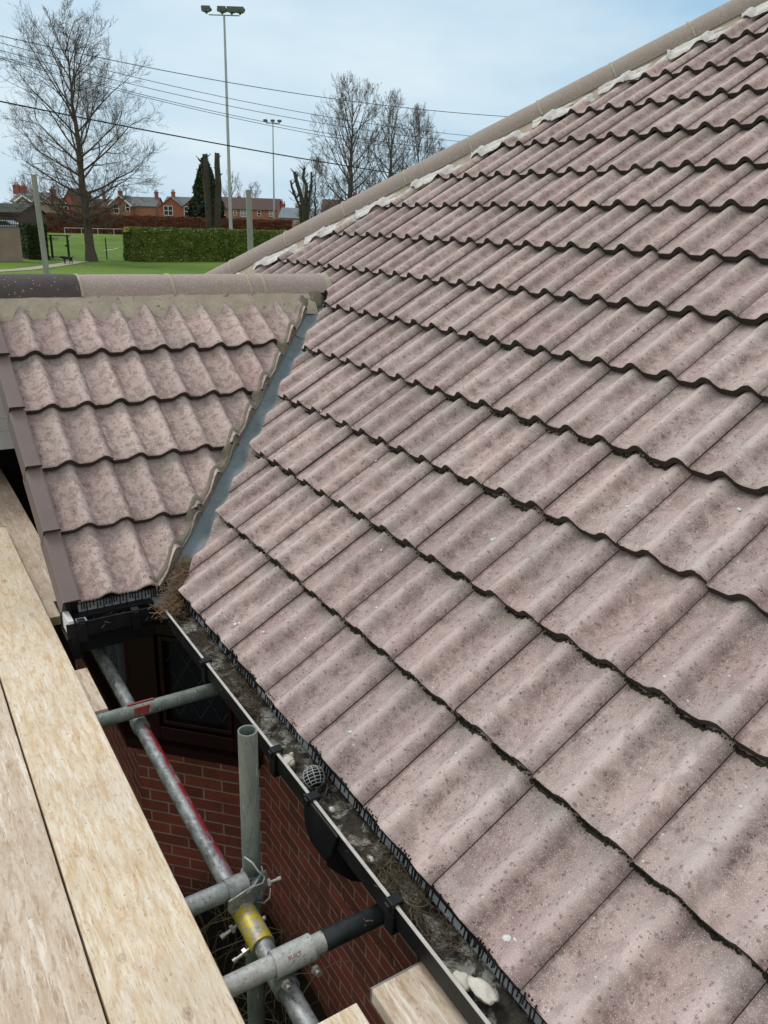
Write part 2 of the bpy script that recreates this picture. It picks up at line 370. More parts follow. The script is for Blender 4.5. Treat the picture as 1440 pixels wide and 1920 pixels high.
def _yel(t, v, base): return t.mix(t.ramp(t.noise(v, 42, 5, .72), [(.44, 0), (.52, 1)]), base, (.56, .42, .015))
M_YELLOW = galv('steel_with_yellow_paint', (.46, .45, .42), (.24, .24, .22), .3, _yel)
M_REDST = galv('red_painted_steel', (.34, .075, .065), (.25, .05, .045), .1)
M_BOLT = plain('bolt_steel', (.40, .39, .36), .4, .3, 60, .6)
M_FRAME = plain('mahogany_window_frame', (.020, .006, .005), .4, .2)
def mk():
    t = NT('dark_window_glass', .06, 0, .5); t.col((.010, .013, .018)); return t.mat
M_GLASS = mk()
M_CAME = plain('lead_came', (.045, .05, .045), .5, .1)
M_CURTAIN = plain('window_curtain', (.05, .055, .07), .9, .5, 20)
def mk():
    t = NT('gutter_dirt', .95); v = t.obj()
    base = t.mix(t.ramp(t.noise(v, 22, 5, .7), [(.38, 0), (.62, 1)]), (.035, .031, .024), (.105, .098, .080))
    base = t.mix(t.ramp(t.noise(v, 11, 6, .72, .5), [(.51, 0), (.57, .95)]), base, (.42, .43, .38))
    base = t.mix(t.ramp(t.noise(t.obj((1, 1, 1), (4, 2, 0)), 16, 4, .7), [(.60, 0), (.68, .8)]), base, (.085, .10, .030)); t.col(base)
    t.bump(t.noise(v, 60, 5, .75), 1, .012); return t.mat
M_DIRT = mk()
M_STRAW = plain('dry_stem', (.13, .105, .068), .9, .45, 25)
M_TWIG = plain('pine_twig', (.22, .15, .095), .9, .4, 30)
M_STONE = plain('chalky_stone', (.62, .60, .53), .9, .15, 30, bump=.003)
M_BALL = plain('plastic_mesh_guard', (.34, .38, .38), .5, .3, 60)
def mk():
    t = NT('grass_field', .95, 0, .1); v = t.obj()
    base = t.mix(t.ramp(t.noise(v, .09, 5, .6), [(.35, 0), (.65, 1)]), (.095, .185, .025), (.135, .235, .035))
    wv = t.n('ShaderNodeTexWave'); wv.inputs['Scale'].default_value = .055; wv.inputs['Distortion'].default_value = 1.2; mpn = t.n('ShaderNodeMapping'); mpn.inputs['Rotation'].default_value = (0, 0, .9); t.l(v, mpn.inputs[0]); t.l(mpn.outputs[0], wv.inputs['Vector'])
    base = t.mix(t.math('MULTIPLY', wv.outputs['Fac'], .22), base, (.14, .20, .045))
    base = t.mix(t.ramp(t.noise(v, .9, 6, .7), [(.46, 0), (.68, .7)]), base, (.165, .185, .065))
    base = t.mix(t.ramp(t.noise(v, .22, 4, .6), [(.52, 0), (.66, .5)]), base, (.06, .115, .02)); t.col(base)
    t.bump(t.noise(v, 9, 3), .5, .05); return t.mat
M_GRASS = mk()
M_SOIL = plain('dark_soil', (.022, .018, .013), .98, .4, 9, bump=.02)
M_PATH = plain('worn_path', (.36, .33, .26), .95, .12, 1.5)
def leafmat(name, a, b, c=None, sc=1.2, tr=.15):
    t = NT(name, .6, 0, .3); v = t.obj()
    base = t.mix(t.ramp(t.noise(v, sc, 4), [(.35, 0), (.65, 1)]), a, b)
    r = t.sep(t.attr('rnd'))
    base = t.mix(1., base, t.math('ADD', t.math('MULTIPLY', r[0], .9), .55), 'MULTIPLY')
    if c: base = t.mix(t.math('GREATER_THAN', r[1], .93), base, c)
    t.col(base); return t.mat
M_HEDGE = leafmat('laurel_leaf', (.085, .135, .026), (.14, .20, .035), (.42, .44, .14))
M_HEDGEY = leafmat('yellowed_laurel_leaf', (.42, .40, .07), (.55, .50, .12))
M_HEDGEB = leafmat('brown_beech_leaf', (.15, .058, .038), (.22, .085, .052))
M_CONIF = leafmat('conifer_leaf', (.022, .040, .020), (.040, .062, .028))
M_CONIF2 = leafmat('clipped_conifer_leaf', (.030, .052, .016), (.055, .075, .022))
M_BARK = plain('grey_brown_bark', (.085, .070, .056), .95, .35, 3, bump=.03)
M_BARK2 = plain('far_bark', (.095, .082, .070), .95, .3, 3)
M_TWIGS = plain('far_twigs', (.13, .108, .092), .95, .3, 3)
M_POLE = plain('galvanised_mast', (.42, .46, .48), .5, .1, 2, .3)
M_LAMP = plain('floodlight_casing', (.10, .13, .12), .5, .2, 3)
M_CABLE = plain('black_cable', (.018, .018, .022), .7, .1)
M_WOODG = None
def mk():
    t = NT('weathered_grey_post', .9); v = t.obj((6, 6, .7))
    t.col(t.mix(t.ramp(t.noise(v, 3, 5, .7), [(.3, 0), (.7, 1)]), (.22, .23, .21), (.36, .37, .34))); return t.mat
M_WOODG = mk()
M_GATE = plain('green_gate_paint', (.012, .055, .032), .5, .1)
M_FUR = plain('black_fur', (.006, .006, .007), .6, .2)
M_FARBRICK = plain('far_orange_brick', (.37, .175, .115), .9, .15, 2)
M_FARBRICK2 = plain('far_red_brick', (.33, .115, .080), .9, .12, 2)
M_FARPALE = plain('far_pale_brick', (.46, .30, .23), .9, .12, 2)
M_SLATE = plain('far_slate', (.125, .135, .135), .8, .12, 1.5)
M_BROOF = plain('far_brown_roof', (.085, .055, .048), .85, .15, 1.5)
M_BLROOF = plain('far_blue_roof', (.17, .205, .23), .7, .1, 1.5)
M_GABLE = plain('white_trim', (.80, .82, .80), .7, .05, 2)
M_PANE = plain('far_dark_pane', (.02, .025, .03), .15, .1)
M_PANEL = plain('far_light_pane', (.22, .30, .32), .2, .1)
M_WALLB = plain('pinkish_yard_wall', (.27, .215, .175), .95, .18, 1.2)
M_IRON = plain('black_iron', (.01, .01, .012), .5, .1)
M_CAR = plain('silver_car_paint', (.42, .50, .58), .3, .08, 1, .3)

# ------------------------------------------------------------------ ground and setting
def build_ground():
    mb = MB(); N = 60; xs = np.linspace(-1, 1, N); ext = 900
    g = [(np.sign(a) * (abs(a) ** 2.2) * ext) for a in xs]
    for j in range(N):
        for i in range(N):
            x, y = g[i] + 10, g[j] + 20
            mb.v.append((x, y, gz(fwd(x, y)) if fwd(x, y) < 320 else gz(320)))
    mb.n = len(mb.v)
    for j in range(N - 1):
        for i in range(N - 1): mb.f.append((j * N + i, j * N + i + 1, (j + 1) * N + i + 1, (j + 1) * N + i)); mb.m.append(0)
    o = mb.build('ground', M_GRASS, smooth=True, origin=(0, 0, 0)); o['kind'] = 'structure'
build_ground()
mb = MB(); mb.bb(-4.5, 1.2, -7, 6.5, -2.53, -2.47)
o = mb.build('soil', M_SOIL, origin=(0, 0, 0)); o['kind'] = 'structure'
def strip(name, pix, wd, mat, lift=.02, kind='structure'):
    pts = [gpix(*p)[0] for p in pix]; mb = MB(); vs = []
    P = []
    for a, b in zip(pts[:-1], pts[1:]):
        for k in range(8): P.append(a + (b - a) * k / 8)
    P.append(pts[-1])
    for i, p in enumerate(P):
        d = P[min(i + 1, len(P) - 1)] - P[max(i - 1, 0)]; nrm = np.array([-d[1], d[0], 0]); nrm /= np.linalg.norm(nrm)
        for sgn in (-1, 1):
            q = p + nrm * sgn * wd / 2; q[2] = gz(fwd(q[0], q[1])) + lift; vs.append(q)
    mb.add(vs, [(2 * i, 2 * i + 1, 2 * i + 3, 2 * i + 2) for i in range(len(P) - 1)])
    o = mb.build(name, mat, origin=(0, 0, 0))
    if kind: o['kind'] = kind
    return o
strip('path', [(-60, 512), (40, 506), (90, 500), (125, 495), (150, 490)], 1.5, M_PATH, .03)
M_LINE = plain('pitch_line_white', (.62, .66, .56), .9, .1, 2)
for k, px in enumerate([[(60, 461), (230, 464)], [(60, 485), (250, 488)], [(196, 470), (222, 466)], [(60, 433.5), (225, 436)]]):
    strip('pitch_marking', px, .13 if k != 2 else .2, M_LINE, .035)

# ------------------------------------------------------------------ the bungalow
bung = empty('bungalow', (.6, -1, -2.5), 'single storey red brick bungalow with brown concrete tiled roofs beside the scaffold', 'bungalow')
GA = .3278
def smooth01(x): x = max(0., min(1., x)); return x * x * (3 - 2 * x)
def prof(p):
    ph = ((p - .117) / .15) % 1.0
    s_ = .5 + .5 * math.cos(math.pi * ph / .30) if ph < .30 else (.5 + .5 * math.cos(math.pi * (1 - ph) / .40) if ph > .60 else 0.)
    h = .032 * s_ ** .90 - .0195 - .003 * math.sin(math.pi * min(1, max(0, (ph - .15) / .65)))
    h -= .0045 * (1 - smooth01((p + .004) / .028))
    return h
def tile_mesh(name, org, U, V, N, us, rows, mats, clips, parent, seed, rowv=None, tilt=.034):
    org, U, V, N = [np.array(a, float) for a in (org, U, V, N)]
    rng = random.Random(seed)
    ps = [0, .005, .010, .018, .030, .045, .057, .063, .070, .078, .087, .096, .106, .117, .126, .134, .142, .150, .157, .164, .178, .195, .207, .213, .220, .228, .237, .246, .256, .267, .276, .284, .292, .3005]
    vsn = [(0.0, -.0035), (.004, -.0008), (.010, 0.), (.08, 0), (.17, 0), (.28, 0), (.40, 0)]
    mb = MB(); uvA = []; uvB = []; rn = []; mi = []
    for r in rows:
        v0 = rowv(r) if rowv else r * GA
        for t in us:
            rx = [rng.random() for _ in range(3)]
            du, dv, dn = rng.uniform(-.0015, .0015), rng.uniform(-.004, .004), rng.uniform(-.0018, .0018)
            rot = rng.uniform(-.006, .006); kn = rng.random() * 50
            n = mb.n; W = len(ps); L = len(vsn)
            vs = []; aA = []; aB = []
            for j, (v, dnn) in enumerate(vsn):
                for p in ps:
                    jag = 0
                    if j < 2: jag = .0016 * mnoise.noise(Vector((p * 90 + kn, r * 3.3, 0))) + .0012 * mnoise.noise(Vector((p * 260 + kn, r, 5)))
                    vv = v0 + v + dv + jag + rot * (p - .15)
                    nn = prof(p) - tilt * v / GA + dnn + dn + .0007 * mnoise.noise(Vector((p * 30 + kn, v * 20, r)))
                    q = org + U * (t * .3 + p + du) + V * vv + N * nn
                    vs.append(q); aA.append((t * .3 + p, v0 + v)); aB.append((p / .15, v / GA))
            fs = []; ms = []
            for j in range(L - 1):
                for i in range(W - 1): a = j * W + i; fs.append((a, a + 1, a + W + 1, a + W)); ms.append(0)
            # butt face and right side (drop)
            base = len(vs); thk = .026 if r else .014
            for i, p in enumerate(ps):
                vs.append(vs[i] - N * (thk - .004) + V * .001 * mnoise.noise(Vector((p * 150 + kn, 1, 1)))); aA.append(aA[i]); aB.append(aB[i])
            for i in range(W - 1): fs.append((i + 1, i, base + i, base + i + 1)); ms.append(1 if r else 0)
            b2 = len(vs)
            for j in range(L): k = j * W + W - 1; vs.append(vs[k] - N * .009); aA.append(aA[k]); aB.append(aB[k])
            for j in range(L - 1): fs.append((j * W + W - 1, b2 + j, b2 + j + 1, (j + 1) * W + W - 1)); ms.append(1)
            b3 = len(vs)
            for j in range(L): k = j * W; vs.append(vs[k] - N * .012); aA.append(aA[k]); aB.append(aB[k])
            for j in range(L - 1): fs.append((b3 + j, j * W, (j + 1) * W, b3 + j + 1)); ms.append(0)
            mb.v += [tuple(x) for x in vs]; mb.n += len(vs)
            for f, m_ in zip(fs, ms): mb.f.append(tuple(i + n for i in f)); mb.m.append(m_)
            uvA += aA; uvB += aB; rn += [rx] * len(vs)
    o0 = ORG[parent.name]; me = bpy.data.meshes.new(name)
    me.from_pydata((np.array(mb.v) - o0).tolist(), [], mb.f)
    for mt in mats: me.materials.append(mt)
    me.polygons.foreach_set('material_index', mb.m)
    for nm, arr in (('surf', uvA), ('phase', uvB)):
        ul = me.uv_layers.new(name=nm); li = np.zeros(len(me.loops), int); me.loops.foreach_get('vertex_index', li)
        ul.data.foreach_set('uv', np.array(arr)[li].ravel())
    at = me.attributes.new('rnd', 'FLOAT_COLOR', 'POINT'); at.data.foreach_set('color', np.concatenate([np.array(rn), np.ones((len(rn), 1))], 1).ravel())
    me.polygons.foreach_set('use_smooth', [mm == 0 for mm in mb.m])
    bm = bmesh.new(); bm.from_mesh(me)
    for (co, no) in clips:
        bmesh.ops.bisect_plane(bm, geom=bm.verts[:] + bm.edges[:] + bm.faces[:], plane_co=Vector(np.array(co) - o0), plane_no=Vector(no), clear_outer=True)
    bm.to_mesh(me); bm.free()
    try: me.set_sharp_from_angle(angle=math.radians(48))
    except Exception: pass
    ob = bpy.data.objects.new(name, me); COL.objects.link(ob); ob.parent = parent; ORG[ob.name] = o0
    return ob
# row offsets as laid (courses are never perfectly even)
ROWV = [-.008, .329, .662, .982, 1.307, 1.643, 1.97, 2.301, 2.627, 2.94, 3.276]
def rowv_main(r): return ROWV[r] if r < len(ROWV) else 3.276 + (r - 10) * .329
VM, NM, UM = (CT, 0, ST), (-ST, 0, CT), (0, -1, 0)
VW, NW, UW = (0, CT, ST), (0, -ST, CT), (1, 0, 0)
HIPK = 4.17
# clip at the hip (keep X+Y < K) and at the valley (keep X-Y > .07) -- the valley cut only exists below the wing ridge
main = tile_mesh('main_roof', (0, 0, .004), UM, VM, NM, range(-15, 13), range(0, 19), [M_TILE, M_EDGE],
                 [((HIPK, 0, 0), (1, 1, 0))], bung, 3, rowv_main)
def cut_valley(o, test):
    me = o.data; o0 = ORG[o.name]; bm = bmesh.new(); bm.from_mesh(me)
    bmesh.ops.bisect_plane(bm, geom=bm.verts[:] + bm.edges[:] + bm.faces[:], plane_co=Vector(np.array((.07, 0, 0)) - o0), plane_no=Vector((-1, 1, 0)))
    bmesh.ops.bisect_plane(bm, geom=bm.verts[:] + bm.edges[:] + bm.faces[:], plane_co=Vector(np.array((.07, 3.0, 0)) - o0), plane_no=Vector((1, 1, 0)))
    bmesh.ops.bisect_plane(bm, geom=bm.verts[:] + bm.edges[:] + bm.faces[:], plane_co=Vector(np.array((0, 1.34, 0)) - o0), plane_no=Vector((0, 1, 0)))
    bmesh.ops.bisect_plane(bm, geom=bm.verts[:] + bm.edges[:] + bm.faces[:], plane_co=Vector(np.array((1.43, 0, 0)) - o0), plane_no=Vector((1, 0, 0)))
    dele = [f for f in bm.faces if test(*(np.array(f.calc_center_median()) + o0))]
    bmesh.ops.delete(bm, geom=dele, context='FACES'); bm.to_mesh(me); bm.free()
cut_valley(main, lambda x, y, z: (y < 1.34 + .0 and y > x - .07) or (1.34 <= y and y > x - .07 and (3.07 - y) > x and x < 1.43))
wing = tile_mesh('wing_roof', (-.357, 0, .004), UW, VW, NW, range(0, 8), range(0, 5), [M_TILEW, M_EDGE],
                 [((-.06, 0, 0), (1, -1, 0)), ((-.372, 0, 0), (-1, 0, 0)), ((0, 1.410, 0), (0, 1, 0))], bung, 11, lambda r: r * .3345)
# far slope of the wing, behind its ridge
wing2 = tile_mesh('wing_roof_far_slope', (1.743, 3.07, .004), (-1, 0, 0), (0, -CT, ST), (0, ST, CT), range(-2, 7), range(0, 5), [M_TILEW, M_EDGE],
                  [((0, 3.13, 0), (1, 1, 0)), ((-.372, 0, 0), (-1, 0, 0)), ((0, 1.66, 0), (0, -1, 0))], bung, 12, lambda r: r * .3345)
# roof decks under the tiles
mb = MB(); dz = -.105
mb.add([(0.03, 4.33, .02 + dz), (0.03, -7, .02 + dz), (4.4, -7, 4.4 * math.tan(TH) + dz), (4.4, -.04, 4.4 * math.tan(TH) + dz)], [(0, 1, 2, 3)])
mb.add([(-.36, .03, .02 + dz), (0.02, .03, .02 + dz), (1.5, 1.5, 1.5 * math.tan(TH) + dz), (-.36, 1.5, 1.5 * math.tan(TH) + dz)], [(0, 1, 2, 3)])
mb.add([(-.36, 3.05, .02 + dz), (0.02, 3.05, .02 + dz), (1.5, 1.55, 1.5 * math.tan(TH) + dz), (-.36, 1.55, 1.5 * math.tan(TH) + dz)], [(0, 1, 2, 3)])
mb.add([(0.03, 4.33, .02 + dz), (4.4, -.04, 4.4 * math.tan(TH) + dz), (9, -.04, 4.4 * math.tan(TH) + dz), (9, 4.33, dz)], [(0, 1, 2, 3)])
mb.add([(4.4, -.04, 4.4 * math.tan(TH) + dz), (4.4, -7, 4.4 * math.tan(TH) + dz), (9, -7, dz), (9, -.04, dz)], [(0, 1, 2, 3)])
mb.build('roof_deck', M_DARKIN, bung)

def ridge_tile(mb, p0, p1, up, ro=.112, thk=.014, span=200, seed=0, mi=0, flare=.004, joint_mi=None):
    p0, p1, up = [np.array(a, float) for a in (p0, p1, up)]; t = p1 - p0; Ln = np.linalg.norm(t); t /= Ln; up = up - t * (up @ t); up /= np.linalg.norm(up); sd_ = np.cross(t, up)
    S = 22; K = 9; out = []; inn = []
    for k in range(K):
        f = k / (K - 1); p = p0 + t * Ln * f
        for i in range(S + 1):
            a = math.radians(-span / 2 + span * i / S)
            w_ = .0012 * mnoise.noise(Vector((f * 5 + seed * 3, a * 3, seed)))
            r = ro + w_ + flare * (1 if k in (0,) else 0) * .3
            if k in (0, K - 1): r -= .003
            out.append(p + r * (up * math.cos(a) * .92 + sd_ * math.sin(a)))
            inn.append(p + (r - thk) * (up * math.cos(a) * .92 + sd_ * math.sin(a)))
    n = len(out); W = S + 1; fs = []
    for k in range(K - 1):
        for i in range(S):
            a = k * W + i; fs.append((a, a + 1, a + W + 1, a + W)); fs.append((n + a + 1, n + a, n + a + W, n + a + W + 1))
        for i in (0, S):
            a = k * W + i; fs.append((a, a + W, n + a + W, n + a))
    for k in (0, K - 1):
        for i in range(S): a = k * W + i; fs.append((a, a + 1, n + a + 1, n + a))
    mb.add(out + inn, fs, mi)
def joint_ring(mb, p, t, up, ro, wd, seed, span=172):
    p, t, up = [np.array(a, float) for a in (p, t, up)]; t /= np.linalg.norm(t); up = up - t * (up @ t); up /= np.linalg.norm(up); sd_ = np.cross(t, up)
    S = 26; vs = []
    for i in range(S + 1):
        a = math.radians(-span / 2 + span * i / S)
        j1 = .003 * mnoise.noise(Vector((a * 4, seed, 0))); j2 = .003 * mnoise.noise(Vector((a * 4, seed, 9)))
        d = up * math.cos(a) * .92 + sd_ * math.sin(a)
        vs += [p - t * (wd / 2 + j1) + (ro - .01) * d, p - t * (wd * .3 + j1) + (ro + .002) * d, p + t * (wd * .3 + j2) + (ro + .002) * d, p + t * (wd / 2 + j2) + (ro - .01) * d]
    fs = []
    for i in range(S):
        for k in range(3): fs.append((i * 4 + k, i * 4 + k + 1, (i + 1) * 4 + k + 1, (i + 1) * 4 + k))
    mb.add(vs, fs)
# wing ridge
YR, ZR = 1.535, .978
xs = [-.55, -.098, .365, .83, .925, 1.50]
xs = [-.43, .062, .535, .975, 1.065, 1.48]
for i in range(len(xs) - 1):
    mb = MB(); ridge_tile(mb, (xs[i] + .004, YR, ZR), (xs[i + 1] - .004, YR, ZR + (.002 if i == 3 else 0)), (0, 0, 1), .118 + (.003 if i == 0 else 0), seed=i, span=172)
    o = mb.build('ridge_tile', M_RIDGED if i == 0 else M_RIDGE, wing, smooth=True, angle=50)
    if i == 0: o['label'] = 'smooth dark grey ridge tile at the gable end'
for i in range(1, 5):
    mb = MB(); joint_ring(mb, (xs[i], YR, ZR), (1, 0, 0), (0, 0, 1), .1205, .020 if i != 4 else .030, i)
    mb.build('ridge_joint', M_JOINT, wing, smooth=True)
mb = MB(); vs = []; NX = 220
for i in range(NX + 1):   # bedding mortar under the wing ridge
    x = -.372 + (1.36 + .372) * i / NX
    for j, (y, z) in enumerate(((1.430, 1.002), (1.415, .983), (1.397, .957), (1.340, .876))):
        y2 = y + .006 * mnoise.noise(Vector((x * 9, j, 0))); vs.append((x, y2, z + .004 * mnoise.noise(Vector((x * 20, j, 3)))))
mb.add(vs, [(i * 4 + j, i * 4 + 4 + j, i * 4 + 5 + j, i * 4 + 1 + j) for i in range(NX) for j in range(3)])
mb.add([(x, 3.07 - y, z) for x, y, z in vs], [(i * 4 + j, i * 4 + 4 + j, i * 4 + 5 + j, i * 4 + 1 + j) for i in range(NX) for j in range(3)])
mb.build('ridge_mortar', M_MORTAR, wing, smooth=True)
mb = MB(); mb.blob((1.375, 1.43, .925), (.075, .05, .07), 4, 4, .25)
mb.build('mortar_plug', M_MORTARG, wing, smooth=True)
mb = MB()   # pale mortar lip closing the last ridge tile against the main slope
mb.blob((1.49, YR, ZR + .012), (.035, .112, .100), 9, 4, .18); joint_ring(mb, (1.475, YR, ZR), (1, 0, 0), (0, 0, 1), .121, .03, 22); mb.build('end_mortar', M_JOINT, wing, smooth=True)

# hip: line X+Y = HK, z = X tan + lift
HK = HIPK + .19
def hip_pt(x, lift=0.): return np.array([x, HK - x, x * math.tan(TH) + lift])
hd = hip_pt(1) - hip_pt(0); L1 = np.linalg.norm(hd)
hup = np.array([-ST, 0, CT]) + np.array([0, ST, CT]); hup /= np.linalg.norm(hup)
pos = .290
k = 0
while pos < 4.5:
    step = .30; mb = MB()
    ridge_tile(mb, hip_pt(pos + .004, -.045), hip_pt(pos + step - .004, -.045 + .001 * math.sin(k * 2.2)), hup, .122, seed=30 + k, span=176)
    mb.build('hip_tile', M_HIP, main, smooth=True, angle=50)
    if k:
        mb = MB(); joint_ring(mb, hip_pt(pos, -.045), hd, hup, .124, .016, 50 + k, 174); mb.build('hip_joint', M_JOINT, main, smooth=True)
    pos += step; k += 1
mb = MB(); NH = 500; rows_ = []
nside = np.array([-1, -1, 0]) / math.sqrt(2)           # down-slope side of the hip, in plan
vs = []
for i in range(NH + 1):
    x = .1 + 4.2 * i / NH; b = hip_pt(x)
    for j, (off, n_) in enumerate(((.080, .030), (.108, .014), (.136, -.002), (.160, -.026))):
        o_ = off + .010 * mnoise.noise(Vector((x * 14, j * .7, 2))) + (.012 * mnoise.noise(Vector((x * 3, j, 8))) if j > 1 else 0)
        q = b + nside * o_; q[2] = q[0] * math.tan(TH) + n_ / CT + .004 * mnoise.noise(Vector((x * 30, j, 1))); vs.append(q)
mb.add(vs, [(i * 4 + j, i * 4 + 1 + j, i * 4 + 5 + j, i * 4 + 4 + j) for i in range(NH) for j in range(3)])
q0, q1 = hip_pt(.1), hip_pt(4.35); zz_ = np.array([0, 0, 1.])
mb.prism([q0 - zz_ * .16, q1 - zz_ * .16, q1 + zz_ * .03, q0 + zz_ * .03], (.03, .03, 0))
mb.build('hip_mortar', M_MORTAR, main, smooth=True)
# whitish sealant smeared over the cut tile ends
rg = random.Random(5)
for r in range(5, 16):
    xa = rowv_main(r) * CT; xb = rowv_main(r + 1) * CT
    n1 = 40; x0 = xa - .01 + rg.uniform(0, .01); x1 = xb + rg.uniform(.0, .02); vs = []; mb = MB(); J = 9
    for i in range(n1 + 1):
        x = x0 + (x1 - x0) * i / n1; t = i / n1; b = hip_pt(x)
        wv_ = .012 + .040 * (math.sin(math.pi * min(1, t * 1.02)) ** .4) * (.95 + .6 * mnoise.noise(Vector((x * 22, r, 4)))) + .008 * mnoise.noise(Vector((x * 90, r, 4)))
        cut = (HK - HIPK) / math.sqrt(2); inn_ = .022 + .014 * mnoise.noise(Vector((x * 25, r, 14)))
        for j in range(J):
            f = j / (J - 1); o_ = cut - inn_ + (inn_ + max(.004, wv_)) * f
            q = b + nside * o_; vloc = (q[0] / CT - rowv_main(r)); pu_ = ((-q[1] + 30) % .3)
            top = (max(prof(pu_), -.012) if f > .35 else .004) - .034 * max(0, vloc) / GA + .007
            q[2] = q[0] * math.tan(TH) + (top + .006 * math.sin(math.pi * f) + .005 * mnoise.noise(Vector((x * 45, j * .6, r)))) / CT - (.010 if j in (0, J - 1) else 0); vs.append(q)
    mb.add(vs, [(i * J + j, i * J + 1 + j, i * J + J + 1 + j, i * J + J + j) for i in range(n1) for j in range(J - 1)])
    mb.build('sealant', M_SEAL, main, smooth=True)

# mossy grime tufts, near-black to paint in the shade beneath the lower butts
mb = MB(); rg = random.Random(8)
for r in range(1, 6):
    v0 = rowv_main(r)
    u = -2.4
    while u < 3.6:
        u += rg.uniform(.0014, .0055) * (1 + .15 * r)
        dens = mnoise.noise(Vector((u * 2.2, r * 5.1, 0)))
        if dens < -.45 + .09 * r: continue
        x, y = v0 * CT, -u
        if y > x - .09 or x + y > 4.1: continue
        p = u % .3; n_ = prof(p) - .031
        trough = 1 if prof(p) < -.008 else .55
        c = np.array(UM, float) * u + np.array(VM) * (v0 - rg.uniform(-.003, .0055)) + np.array(NM) * (n_ + .001)
        s_ = rg.uniform(.0022, .0052) * trough
        mb.blob(c, (s_ * 1.5, s_ * 1.8, s_ * .8), rg.random() * 99, 1, .6, 0, [VM, (0, 1, 0), NM])
o = mb.build('moss_and_shade', M_MOSS_SHADE, main, smooth=True, kind='stuff')
# droppings / lichen discs on the lower tiles
mb = MB(); rg = random.Random(4)
for (u, v, sz) in ((2.009, .044, .011), (2.03, .052, .006), (1.113, .826, .010), (1.13, .83, .006), (.49, .068, .012), (.50, .08, .008), (.636, .12, .008), (1.60, .25, .006), (1.0, .42, .007), (.75, .6, .007), (1.9, .7, .006), (2.2, .55, .005), (1.45, 1.1, .007), (.3, .9, .006), (-.3, 1.0, .008), (1.7, 1.25, .008), (.85, .2, .007), (1.3, .1, .007)):
    pp = u % .3; r = max(i for i in range(12) if rowv_main(i) <= v); nn = prof(pp) - .034 * (v - rowv_main(r)) / GA + .0045
    mb = MB()
    for q in range(2):
        c = np.array(UM, float) * (u + rg.uniform(-.5, .5) * sz * (q > 0)) + np.array(VM) * (v + rg.uniform(-.5, .5) * sz * (q > 0)) + np.array(NM) * nn
        mb.blob(c, (sz * .55, sz * .8, .0022), rg.random() * 50, 2, .6, 0, [VM, (0, 1, 0), NM])
    mb.build('bird_dropping', M_WHITE, main, smooth=True)

# valley
mb = MB(); NV = 60; vs = []
for i in range(NV + 1):
    t = -.05 + (1.50 + .05) * i / NV; z0 = t * math.tan(TH)
    for off, dzv in ((-.13, .0), (-.04, -.0), (-.012, .0), (0, .006), (.012, .0), (.04, 0), (.13, 0)):
        d = np.array([1, -1, 0]) / math.sqrt(2) * off
        zz = z0 + (abs(off) / math.sqrt(2)) * math.tan(TH) * 1.0 - .072 + dzv
        vs.append((t + d[0], t + d[1], zz))
mb.add(vs, [(i * 7 + j, i * 7 + 1 + j, i * 7 + 8 + j, i * 7 + 7 + j) for i in range(NV) for j in range(6)])
val = mb.build('valley_lining', M_LEAD, bung, smooth=True, angle=60)
mb = MB(); p = 1.17; z = p * math.tan(TH) - .065
for k in range(9):
    a, b = (k - 4.5) / 4.5 * .07, (k - 3.5) / 4.5 * .07
    A_ = np.array([p + a / 1.414, p - a / 1.414, z + abs(a) / 1.414 * math.tan(TH) + .002]); B_ = np.array([p + b / 1.414, p - b / 1.414, z + abs(b) / 1.414 * math.tan(TH) + .002])
    mb.tube([A_ + (0, 0, 0), B_], .0016, 5)
mb.build('lap_joint', M_BLACK, val)
mb = MB(); vs = []; NV = 260
for i in range(NV + 1):     # mortar fillet along the wing's cut edge
    t = -.03 + 1.44 * i / NV; z0 = t * math.tan(TH); nzv = lambda k: mnoise.noise(Vector((t * 11, k, 3))) * .008 + mnoise.noise(Vector((t * 37, k, 6))) * .004
    for j, (off, kf, dzv) in enumerate(((-.080, 1, -.005), (-.068, 1, .005), (-.056, .8, .002), (-.048, .4, -.022), (-.045, 0, -.066))):
        o_ = off + nzv(j) * (.7 if j in (0, 1, 2) else .4); d = np.array([1, -1, 0]) / math.sqrt(2) * o_
        X_, Y_ = t + d[0], t + d[1]; vv = Y_ / CT; r_ = max(0, math.floor(vv / .3345 + .01)); tp = prof((X_ + .357) % .3) - .034 * (vv - r_ * .3345) / GA + .004
        zz = Y_ * math.tan(TH) + kf * tp / CT + dzv + .003 * mnoise.noise(Vector((t * 60, j, 9)))
        vs.append((X_, Y_, zz))
mb.add(vs, [(i * 5 + j, i * 5 + 1 + j, i * 5 + 6 + j, i * 5 + 5 + j) for i in range(NV) for j in range(4)])
mb.build('valley_mortar', M_MORTARG, val, smooth=True)

M_VERGE = plain('brown_verge_plastic', (.175, .140, .132), .6, .14, 5)
# verge caps on the wing's gable
for r in range(0, 6):
    mb = MB(); v0 = r * .3345 - .004; v1 = v0 + .36; n0 = .006
    def P(x, v, n): return np.array([x, v * CT - n * ST, v * ST + n * CT])
    pr_ = [(-.352, n0 - .012), (-.352, n0), (-.358, n0 + .003), (-.412, n0 + .003), (-.4175, n0 - .001), (-.4215, n0 - .095), (-.4155, n0 - .095), (-.4115, n0 - .006), (-.36, n0 - .010)]
    tl = .026
    a = [P(x, v0, n + .002) for x, n in pr_]; b = [P(x, v1, n + .002 - tl * 1.08) for x, n in pr_]; K = len(pr_)
    mb.add(a + b, [(i, (i + 1) % K, (i + 1) % K + K, i + K) for i in range(K)] + [tuple(range(K))[::-1], tuple(range(K, 2 * K))])
    mb.m = [1 if i == K else 0 for i in range(len(mb.f))]
    o = mb.build('verge_cap', [M_VERGE, M_EDGE], wing)
